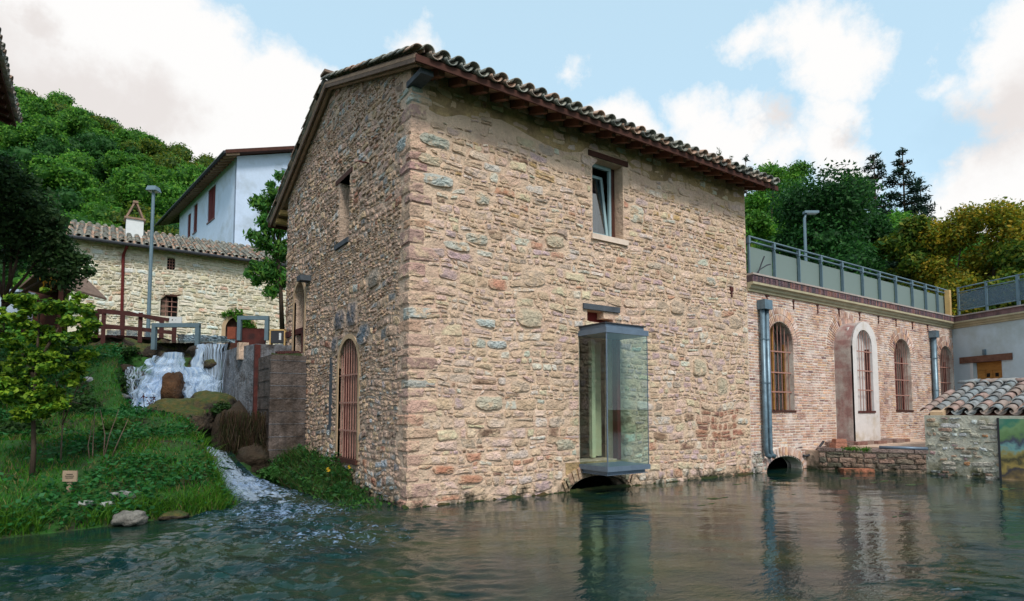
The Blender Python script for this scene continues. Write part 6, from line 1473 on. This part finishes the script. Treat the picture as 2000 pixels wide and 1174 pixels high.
# tree by the farmhouse corner
def local_tree(name, label, blobs_px, n, size, pal, trunk, seed, base, cat='tree', core=0, m_='bark', rad=.06, **kw):
    g = np.random.default_rng(seed); bl = []
    for (px, py, D, rp, *q) in blobs_px: c = P(px, py, D); r_ = rp * D / F_; bl.append((c.x, c.y, c.z, r_, r_, r_ * (q[0] if q else .85)))
    th = thing(name, label, cat, base); obj('crown', crown_mesh('crown', bl, n, size, pal, g, core=core, **kw), 'leaf', th)
    m2 = MB()
    for pts_ in trunk:
        pp = [P(*p) for p in pts_]; k = len(pp); m2.tube(pp, [rad * (1 - .75 * i / max(1, k - 1)) for i in range(k)], 7)
    m2.build('trunk', m_, th, smooth=True); return th
b = P(545, 640, 21)
local_tree('walnut_tree', 'leafy green tree squeezed between the farmhouse and the stone house', [(515, 400, 21, 20), (535, 380, 21, 18), (548, 345, 21.5, 12), (505, 390, 21, 12), (540, 440, 21, 28), (512, 470, 21, 22), (548, 490, 21.2, 28), (525, 530, 21, 26), (500, 520, 21, 14), (548, 545, 21.2, 24), (530, 570, 21, 16), (495, 395, 21, 9), (492, 460, 21, 12), (486, 535, 21, 10), (500, 548, 21, 12), (528, 360, 21, 9), (520, 435, 21, 20), (555, 400, 21.2, 18)], 6500, .19, [(.045, .17, .03), (.07, .22, .035), (.035, .12, .022), (.11, .25, .03)],
           [[(552, 660, 21), (548, 560, 21), (540, 480, 21), (520, 400, 21)], [(548, 560, 21), (515, 520, 21)], [(545, 500, 21), (548, 360, 21.4)]], 3, (b.x, b.y, 3.5), shell=.15, asp=.34, droop=.8, rad=.09)
b = P(5, 640, 15.5)
local_tree('dark_tree', 'dark shadowy tree with spreading bare lower limbs at the left edge', [(20, 360, 15.5, 42), (60, 400, 15.5, 48), (0, 430, 15.5, 60), (90, 440, 15.6, 40), (50, 470, 15.6, 48), (118, 470, 15.6, 26), (100, 500, 15.7, 34), (145, 520, 15.8, 34), (125, 540, 15.8, 34), (160, 505, 15.8, 18), (20, 500, 15.6, 30), (-30, 380, 15.5, 60), (10, 330, 15.5, 30), (70, 430, 15.3, 26), (110, 430, 15.4, 20), (135, 490, 15.6, 20), (78, 530, 15.6, 22), (175, 530, 15.8, 12), (60, 355, 15.5, 18)], 12000, .13, G_NIGHT,
           [[(4, 660, 15.5), (6, 600, 15.5), (8, 520, 15.5), (10, 440, 15.5)], [(6, 590, 15.5), (45, 545, 15.5), (95, 480, 15.6)], [(6, 590, 15.5), (30, 520, 15.5), (48, 440, 15.5)], [(6, 600, 15.5), (60, 560, 15.6), (120, 530, 15.8)], [(6, 580, 15.5), (-15, 500, 15.5)], [(20, 560, 15.5), (22, 470, 15.5)]], 7, (b.x, b.y, 2.6), shell=.0, rad=.055)
# sapling and shrubs on the bank
bs = P(62, 946, 9.75); LIME = [(.20, .34, .02), (.14, .28, .02), (.07, .19, .02), (.26, .38, .03), (.045, .13, .018)]
sap = []; gs = random.Random(8)
for _ in range(150):
    t = gs.random(); py_ = 578 + 240 * t; hw = 100 * math.sin(math.pi * min(1, .18 + .8 * t)) ** .7 + 10; px_s = 62 + gs.uniform(-1, 1) * hw + (22 if t < .3 else 0); sap.append((px_s, py_, 9.8 + gs.uniform(-.45, .45), gs.uniform(10, 20), .5))
sap += [(148, 588, 9.8, 9, .5), (30, 590, 9.8, 9, .5), (90, 566, 9.8, 8, .5), (168, 640, 9.8, 9, .5), (-20, 640, 9.8, 20, .5), (-30, 720, 9.8, 24, .5)]
local_tree('lime_sapling', 'young lime-green sapling with a thin dark trunk on the grassy bank', sap, 17000, .088, LIME,
           [[(62, 950, 9.75), (66, 880, 9.75), (65, 800, 9.75), (72, 700, 9.75), (78, 590, 9.8)], [(68, 740, 9.75), (30, 660, 9.8)], [(68, 720, 9.75), (115, 640, 9.8)], [(66, 800, 9.75), (100, 750, 9.7)], [(66, 790, 9.75), (20, 740, 9.8)]], 13, (bs.x, bs.y, .35), shell=.0, asp=.62, rad=.045, up_=.9, droop=.15)
DKG = [(.018, .055, .012), (.028, .08, .014), (.04, .10, .018)]
def bush(px, py, D, rp, label, pal=DKG, n=1400, size=.1, seed=0, q=.8, name='bush', extra=()):
    c = P(px, py, D); g = np.random.default_rng(seed + int(px)); r_ = rp * D / F_; bl = [(c.x + g.normal() * r_ * .35, c.y + g.normal() * r_ * .3, c.z + g.normal() * r_ * .25 * q, r_ * .6, r_ * .6, r_ * .6 * q) for i in range(7)]
    me = crown_mesh(name, bl, n, size, pal, g, core=.6, corecol=pal[0], shell=.4, asp=.6); return tag(obj(name, me, 'leaf'), label, 'bush')
bush(20, 735, 15.5, 60, 'wide dark bush on the upper slope at the left edge', n=2200)
bush(120, 700, 17.2, 42, 'dark bush under the footbridge end')
bush(205, 762, 17.0, 36, 'dark green bush on the terrace left of the falls')
bush(235, 690, 18.6, 22, 'small dark plant tuft below the footbridge posts', n=700)
bush(150, 800, 14.6, 52, 'low dark bush halfway up the bank', n=1800)
bush(40, 850, 12.5, 60, 'dark leafy thicket behind the sapling trunk', n=2200)
bush(215, 845, 12.2, 34, 'mid-green leafy shrub right of the thin stems', [(.04, .12, .02), (.06, .15, .025), (.03, .09, .015)], n=1300, size=.12)
bush(435, 800, 15.6, 24, 'ivy-like tuft growing on the mossy boulder', n=700)
bush(110, 930, 10.2, 34, 'small leafy clump behind the wooden plaque', [(.03, .10, .015), (.05, .13, .02)], n=800, size=.08, q=.5)
for i, (st, lb, m_) in enumerate([([[(118, 915, 10.4), (122, 830, 10.4), (128, 770, 10.4), (122, 720, 10.4)], [(122, 830, 10.4), (150, 760, 10.4), (185, 725, 10.4)], [(124, 800, 10.4), (108, 740, 10.4)], [(126, 780, 10.4), (160, 790, 10.4)]], 'thin pale bare stems of a young shrub beside the plaque', 'wood_grey'),
                                  ([[(180, 925, 10.6), (182, 860, 10.6), (186, 790, 10.6)], [(178, 925, 10.6), (172, 870, 10.6), (182, 820, 10.6)], [(196, 925, 10.6), (214, 850, 10.6), (232, 800, 10.6)], [(200, 925, 10.6), (205, 850, 10.6), (196, 800, 10.6)], [(205, 925, 10.6), (232, 860, 10.6), (250, 820, 10.6)]], 'clump of tan woody stems right of the plaque', 'wood_grey')]):
    m2 = MB()
    for q in st: pp = [P(*p) for p in q]; m2.tube(pp, [.013 - .009 * j / (len(pp) - 1) for j in range(len(pp))], 6)
    tag(m2.build('shrub_stems', m_, None, smooth=True), lb, 'shrub')
bush(232, 742, 17.6, 26, 'small green bush on the ledge beside the side fall', n=900)
bush(300, 860, 14.2, 30, 'low leafy clump on the grass below the mossy boulder', [(.03, .12, .02), (.05, .17, .03)], n=700, size=.08, q=.4)
bush(345, 905, 12.6, 20, 'small broad-leaved plant in the middle of the lawn', [(.03, .12, .02), (.06, .18, .04)], n=350, size=.09, q=.5)
bush(530, 925, 13.6, 24, 'green weed clump at the foot of the canal wall', [(.03, .12, .02), (.05, .15, .03)], n=800, size=.08)
# reddish weed in front of the falls
m2 = MB(); g = np.random.default_rng(4)
for (x0, x1, yt) in ((285, 280, 768), (292, 300, 772), (280, 270, 790), (296, 306, 790)):
    m2.tube([P(x0, 850, 15.6), P(x1, yt, 15.6)], .008, 5)
wd_ = m2.build('reddish_weed', 'bark'); tag(wd_, 'dark-red stemmed weed standing before the white falls', 'plant')
bl = [tuple(P(x, y, 15.6)) + (.1, .1, .16) for x, y in ((280, 775), (300, 782), (275, 800), (304, 800), (288, 810), (292, 790))]; me = crown_mesh('weed_leaves', bl, 150, .06, [(.10, .012, .02), (.07, .01, .02)], g, core=0, shell=0); obj('weed_leaves', me, 'leaf', wd_)
me = crown_mesh('hanging_leaves', [tuple(P(x, 545, 18.3)) + (.09, .09, .28) for x in (84, 104)], 60, .2, [(.5, .26, .02), (.42, .2, .02)], g, core=0, shell=0, droop=2.5, asp=.3); tag(obj('hanging_leaves', me, 'leaf'), 'two orange-yellow bunches of dry leaves hanging at the hut roof', 'leaves')
ff = lambda x, y: tuple(FF.p(*FF.hit(x, y, .1), .12))
me = crown_mesh('ivy', [ff(x, y) + (r_, .1, r_) for x, y, r_ in ((490, 640, .35), (500, 650, .3), (480, 628, .3), (465, 614, .25), (450, 612, .2), (438, 614, .12))], 700, .14, G_MID, g, core=0, shell=0); tag(obj('ivy', me, 'leaf'), 'green ivy creeping over the arched farmhouse door', 'climber')
me = crown_mesh('ledge_weeds', [tuple(on(x, y, 2, .68)) + (.22, .16, .07) for x, y in ((1655, 876), (1670, 877), (1690, 878))] + [(17.35, 9.2 - .1, .08, .12, .1, .1), (17.9, 8.1, .1, .15, .1, .1)], 900, .05, [(.08, .19, .02), (.05, .13, .02)], g, core=0, shell=0, up_=1); tag(obj('ledge_weeds', me, 'leaf'), 'green weeds sprouting from the stone ledge', 'weeds', kind='stuff')
me = crown_mesh('roof_weed', [(12.6, 9.12, 8.08, .09, .09, .16), (13.1, 9.12, 8.05, .06, .06, .1)], 60, .12, [(.05, .08, .02)], g, core=0, shell=0, asp=.15, up_=.1); tag(obj('roof_weed', me, 'leaf'), 'tiny dry weed growing between the eaves tiles', 'plant')

# grass, ground cover
def bank_points(n, rng, a0, a1, D0, D1, dens=None):
    out = []
    for _ in range(n):
        D = D0 + (D1 - D0) * rng.random() ** 1.15; a = a0 + (a1 - a0) * rng.random(); e = lerp_tab(D, EDGE)
        if a > e - .05 or D - lerp_tab(a, SHORE) < .02: continue
        pxx = 1000 + F_ * a / D
        if pxx < -60: continue
        if dens and rng.random() > dens(a, D): continue
        x, y = aD(a, D); out.append((x, y, bank_z(a, D), D - lerp_tab(a, SHORE), a, D))
    return np.array(out)
def blades(name, Pt, h0, h1, w, pal, rng, label, lean=.5, grow=None):
    n = len(Pt); base = Pt[:, :3] + np.array([0, 0, -.02]); th = rng.random(n) * 6.28; side = np.stack([np.cos(th), np.sin(th), np.zeros(n)], 1)
    h = (h0 + (h1 - h0) * rng.random(n)) * (grow if grow is not None else 1); ln = rng.normal(size=(n, 2)) * lean; tip = base + np.stack([ln[:, 0] * h, ln[:, 1] * h, h], 1)
    mid = base * .45 + tip * .55 + np.stack([-ln[:, 0] * h * .15, -ln[:, 1] * h * .15, h * .08], 1); w_ = w * (.6 + .8 * rng.random((n, 1)))
    V = np.stack([base - side * w_, base + side * w_, mid + side * w_ * .7, tip, mid - side * w_ * .7], 1).reshape(-1, 3)
    k = np.arange(n)[:, None] * 5; q = np.concatenate([k + np.array([[0, 1, 2, 4]])], 0); Fq = [tuple(r_) for r_ in q] ; Ft = [tuple(r_) for r_ in (k + np.array([[4, 2, 3]]))]
    c = np.array(pal)[rng.integers(0, len(pal), n)] * (.75 + .5 * rng.random((n, 1))); me = fast_mesh(name, V, Fq + Ft, np.repeat(c, 5, axis=0)); o = obj(name, me, 'leaf'); tag(o, label, 'grass', kind='stuff'); return o
GR = [(.022, .15, .010), (.035, .20, .012), (.016, .11, .010), (.065, .23, .016), (.045, .15, .018), (.12, .16, .03), (.22, .18, .07)]
gdens = lambda a, D: .35 + .65 * (noise.noise(Vector((a * .8, D * .8, 3))) > -.15)
Pg = bank_points(80000, NR, -15, -4, 7.8, 19.4, gdens)
patch = np.array([.6 + .9 * max(0, noise.noise(Vector((p[4] * .9, p[5] * .9, 8)))) for p in Pg])
blades('grass', Pg, .08, .22, .008, GR, NR, 'lush green grass on the river bank', grow=patch)
edge_pts = bank_points(26000, NR, -9, -4.3, 8.0, 12.6, lambda a, D: 1 if (D - lerp_tab(a, SHORE) < .5 or a > lerp_tab(D, EDGE) - .5) and noise.noise(Vector((a * 1.5, D * 1.5, 1))) > -.2 else 0)
blades('reed_grass', edge_pts, .14, .34, .007, [(.06, .18, .012), (.09, .22, .016), (.04, .13, .012)], NR, 'longer bright grass overhanging the pond edge', lean=.7)
Pc = bank_points(36000, NR, -15, -4, 7.9, 19, lambda a, D: 1 if noise.noise(Vector((a * .7, D * .7, 15))) > .02 else .06)
hgt = .04 + .17 * NR.random(len(Pc)); pos = Pc[:, :3] + np.stack([np.zeros(len(Pc))] * 2 + [hgt], 1); nrm = unit(NR.normal(size=(len(Pc), 3)) * .4 + np.array([0, 0, 1.0]))
CC = np.array([(.018, .12, .024), (.028, .16, .034), (.045, .19, .06), (.012, .085, .020)])[NR.integers(0, 4, len(Pc))]
V, Fc, C_ = leaf_arrays(pos, nrm, .028 + .03 * NR.random(len(Pc)), .022 + .022 * NR.random(len(Pc)), CC, NR); tag(obj('ground_cover', fast_mesh('ground_cover', V, Fc, C_), 'leaf'), 'broad-leaved ground cover spreading through the bank grass', 'ground cover', kind='stuff')
# rank growth at the foot of the gable wall
tp = []
for _ in range(12000):
    y = 10.0 + 5.8 * NR.random(); x = 3.55 + .95 * NR.random(); 
    if x > 4.45 or NR.random() > (.12 + .8 * sm((y - 10.6) / 2)) * (1.4 * (noise.noise(Vector((x * 2.2, y * 2.2, 6))) > -.08) + .12): continue
    q = world_bank(x * rv.x + y * rv.y, x * hv.x + y * hv.y); tp.append((x, y, max(q[2], -.05), 0, 0, 0))
tp = np.array(tp); gg = .5 + .8 * np.clip((tp[:, 1] - 10.2) / 2.2, 0, 1)
blades('wall_foot_grass', tp, .08, .36, .007, [(.03, .12, .018), (.05, .16, .02), (.11, .12, .04), (.02, .08, .014), (.07, .06, .03)], NR, 'rank grasses and weeds at the foot of the gable wall', lean=.6, grow=gg)
sel = tp[NR.random(len(tp)) < .8]; pos = sel[:, :3] + np.stack([NR.normal(size=len(sel)) * .05, NR.normal(size=len(sel)) * .05, (.03 + .34 * NR.random(len(sel)) * np.array([.25 + 1.1 * max(0, .5 + noise.noise(Vector((q_[0] * 2.6, q_[1] * 2.6, 2)))) for q_ in sel])) * (.4 + .6 * np.clip((sel[:, 1] - 10.2) / 2, 0, 1))], 1)
V, Fc, C_ = leaf_arrays(pos, unit(NR.normal(size=(len(sel), 3)) + np.array([0, 0, .8])), .03 + .03 * NR.random(len(sel)), .016 + .016 * NR.random(len(sel)), np.array([(.03, .12, .03), (.05, .15, .025), (.02, .08, .02)])[NR.integers(0, 3, len(sel))], NR); tag(obj('wall_foot_weeds', fast_mesh('wall_foot_weeds', V, Fc, C_), 'leaf'), 'leafy weeds mixed through the grass under the gable wall', 'weeds', kind='stuff')
rt_ = []
for _ in range(2600):
    px_r, py_r = NR.uniform(430, 520), NR.uniform(800, 900); q = P(px_r, py_r, 15.1 + NR.uniform(-.3, .1)); rt_.append((q.x, q.y, q.z, 0, 0, 0))
o = blades('hanging_roots', np.array(rt_), -.45, -.15, .006, [(.05, .03, .02), (.09, .06, .035), (.03, .04, .012)], NR, 'brown dead stems and roots hanging below the canal wall', lean=.25)
def flower(p, r_, label):
    m2 = MB(); th = thing('yellow_flower', label, 'flower', tuple(p - up * .25)); m2.tube([p - up * .25, p], .005, 5); m2.build('stem', 'moss', th); m2 = MB()
    for i in range(9):
        a_ = 6.283 * i / 9; d = (Rh * math.cos(a_) + up * math.sin(a_)); m2.add([p, p + d * r_ + Rh * .01, p + d * r_ * 1.05 - Hh * .01, p + d * r_ * .6 - Rh * .008 - up * .008], [(0, 1, 2, 3)])
    m2.build('petals', 'yellow', th)
flower(on(641, 917, 0, 3.75), .045, 'larger yellow flower in the weeds left of the house corner'); flower(on(682, 912, 0, 4.0), .03, 'smaller yellow flower nearer the barred door sill')
# algae mats and the green line along the waterline
m2 = MB(); g = random.Random(3)
def mat_patch(x, y, rx, ry, z=.004):
    n = 18; ca_, sa_ = math.cos(.1), math.sin(.1); vs = [(x, y, z)]
    for i in range(n): t = 6.283 * i / n; q = .7 + .5 * noise.noise(Vector((math.cos(t) * 1.5 + x * 3, math.sin(t) * 1.5 + y * 3, 2))) + g.uniform(-.12, .12); vs.append((x + rx * q * math.cos(t), y + ry * q * math.sin(t), z - .003))
    m2.add(vs, [(0, 1 + i, 1 + (i + 1) % n) for i in range(n)])
for (px0, py0, w_) in [(1350, 950, .55), (1290, 952, .4), (1400, 972, .35), (1375, 985, .25), (1440, 945, .35), (1500, 940, .4), (1560, 935, .35), (1180, 962, .3), (1640, 935, .5), (1720, 940, .5), (1790, 945, .45), (1870, 950, .5), (1960, 955, .5), (1550, 965, .12), (1765, 1000, .14), (1770, 985, .1), (1840, 1020, .12), (1750, 1008, .16), (1700, 1040, .08), (1880, 1030, .1)]:
    q = on(px0, py0, 2, 0)
    for _ in range(4): mat_patch(q.x + g.uniform(-.5, .5) * w_ * 1.6, q.y + g.uniform(-.25, .05) * w_, w_ * g.uniform(.3, .7), w_ * g.uniform(.08, .2))
tag(m2.build('algae_mats', 'algae'), 'green algae drifting on the water along the walls', 'algae', kind='stuff')
V = []; Fc = []; n = 220
for i in range(n + 1):
    x = X0 - .1 + (X1 + .2 - X0) * i / n; w_ = -.03 + .22 * max(0, noise.noise(Vector((x * 1.3, 0, 3)))) + .03 * noise.noise(Vector((x * 6, 0, 3)))
    V += [(x, Y0 - w_ - .06, -.03), (x, Y0 - w_ * .7 - .02, .02 + .02 * noise.noise(Vector((x * 9, 1, 1)))), (x, Y0 + .01, .05 + .05 * noise.noise(Vector((x * 5, 2, 1))))]
for i in range(n):
    for j in range(2): Fc.append((i * 3 + j, (i + 1) * 3 + j, (i + 1) * 3 + j + 1, i * 3 + j + 1))
o = obj('waterline_moss', fast_mesh('waterline_moss', V, Fc, None, True), 'moss', house); tag(o, kind='stuff')
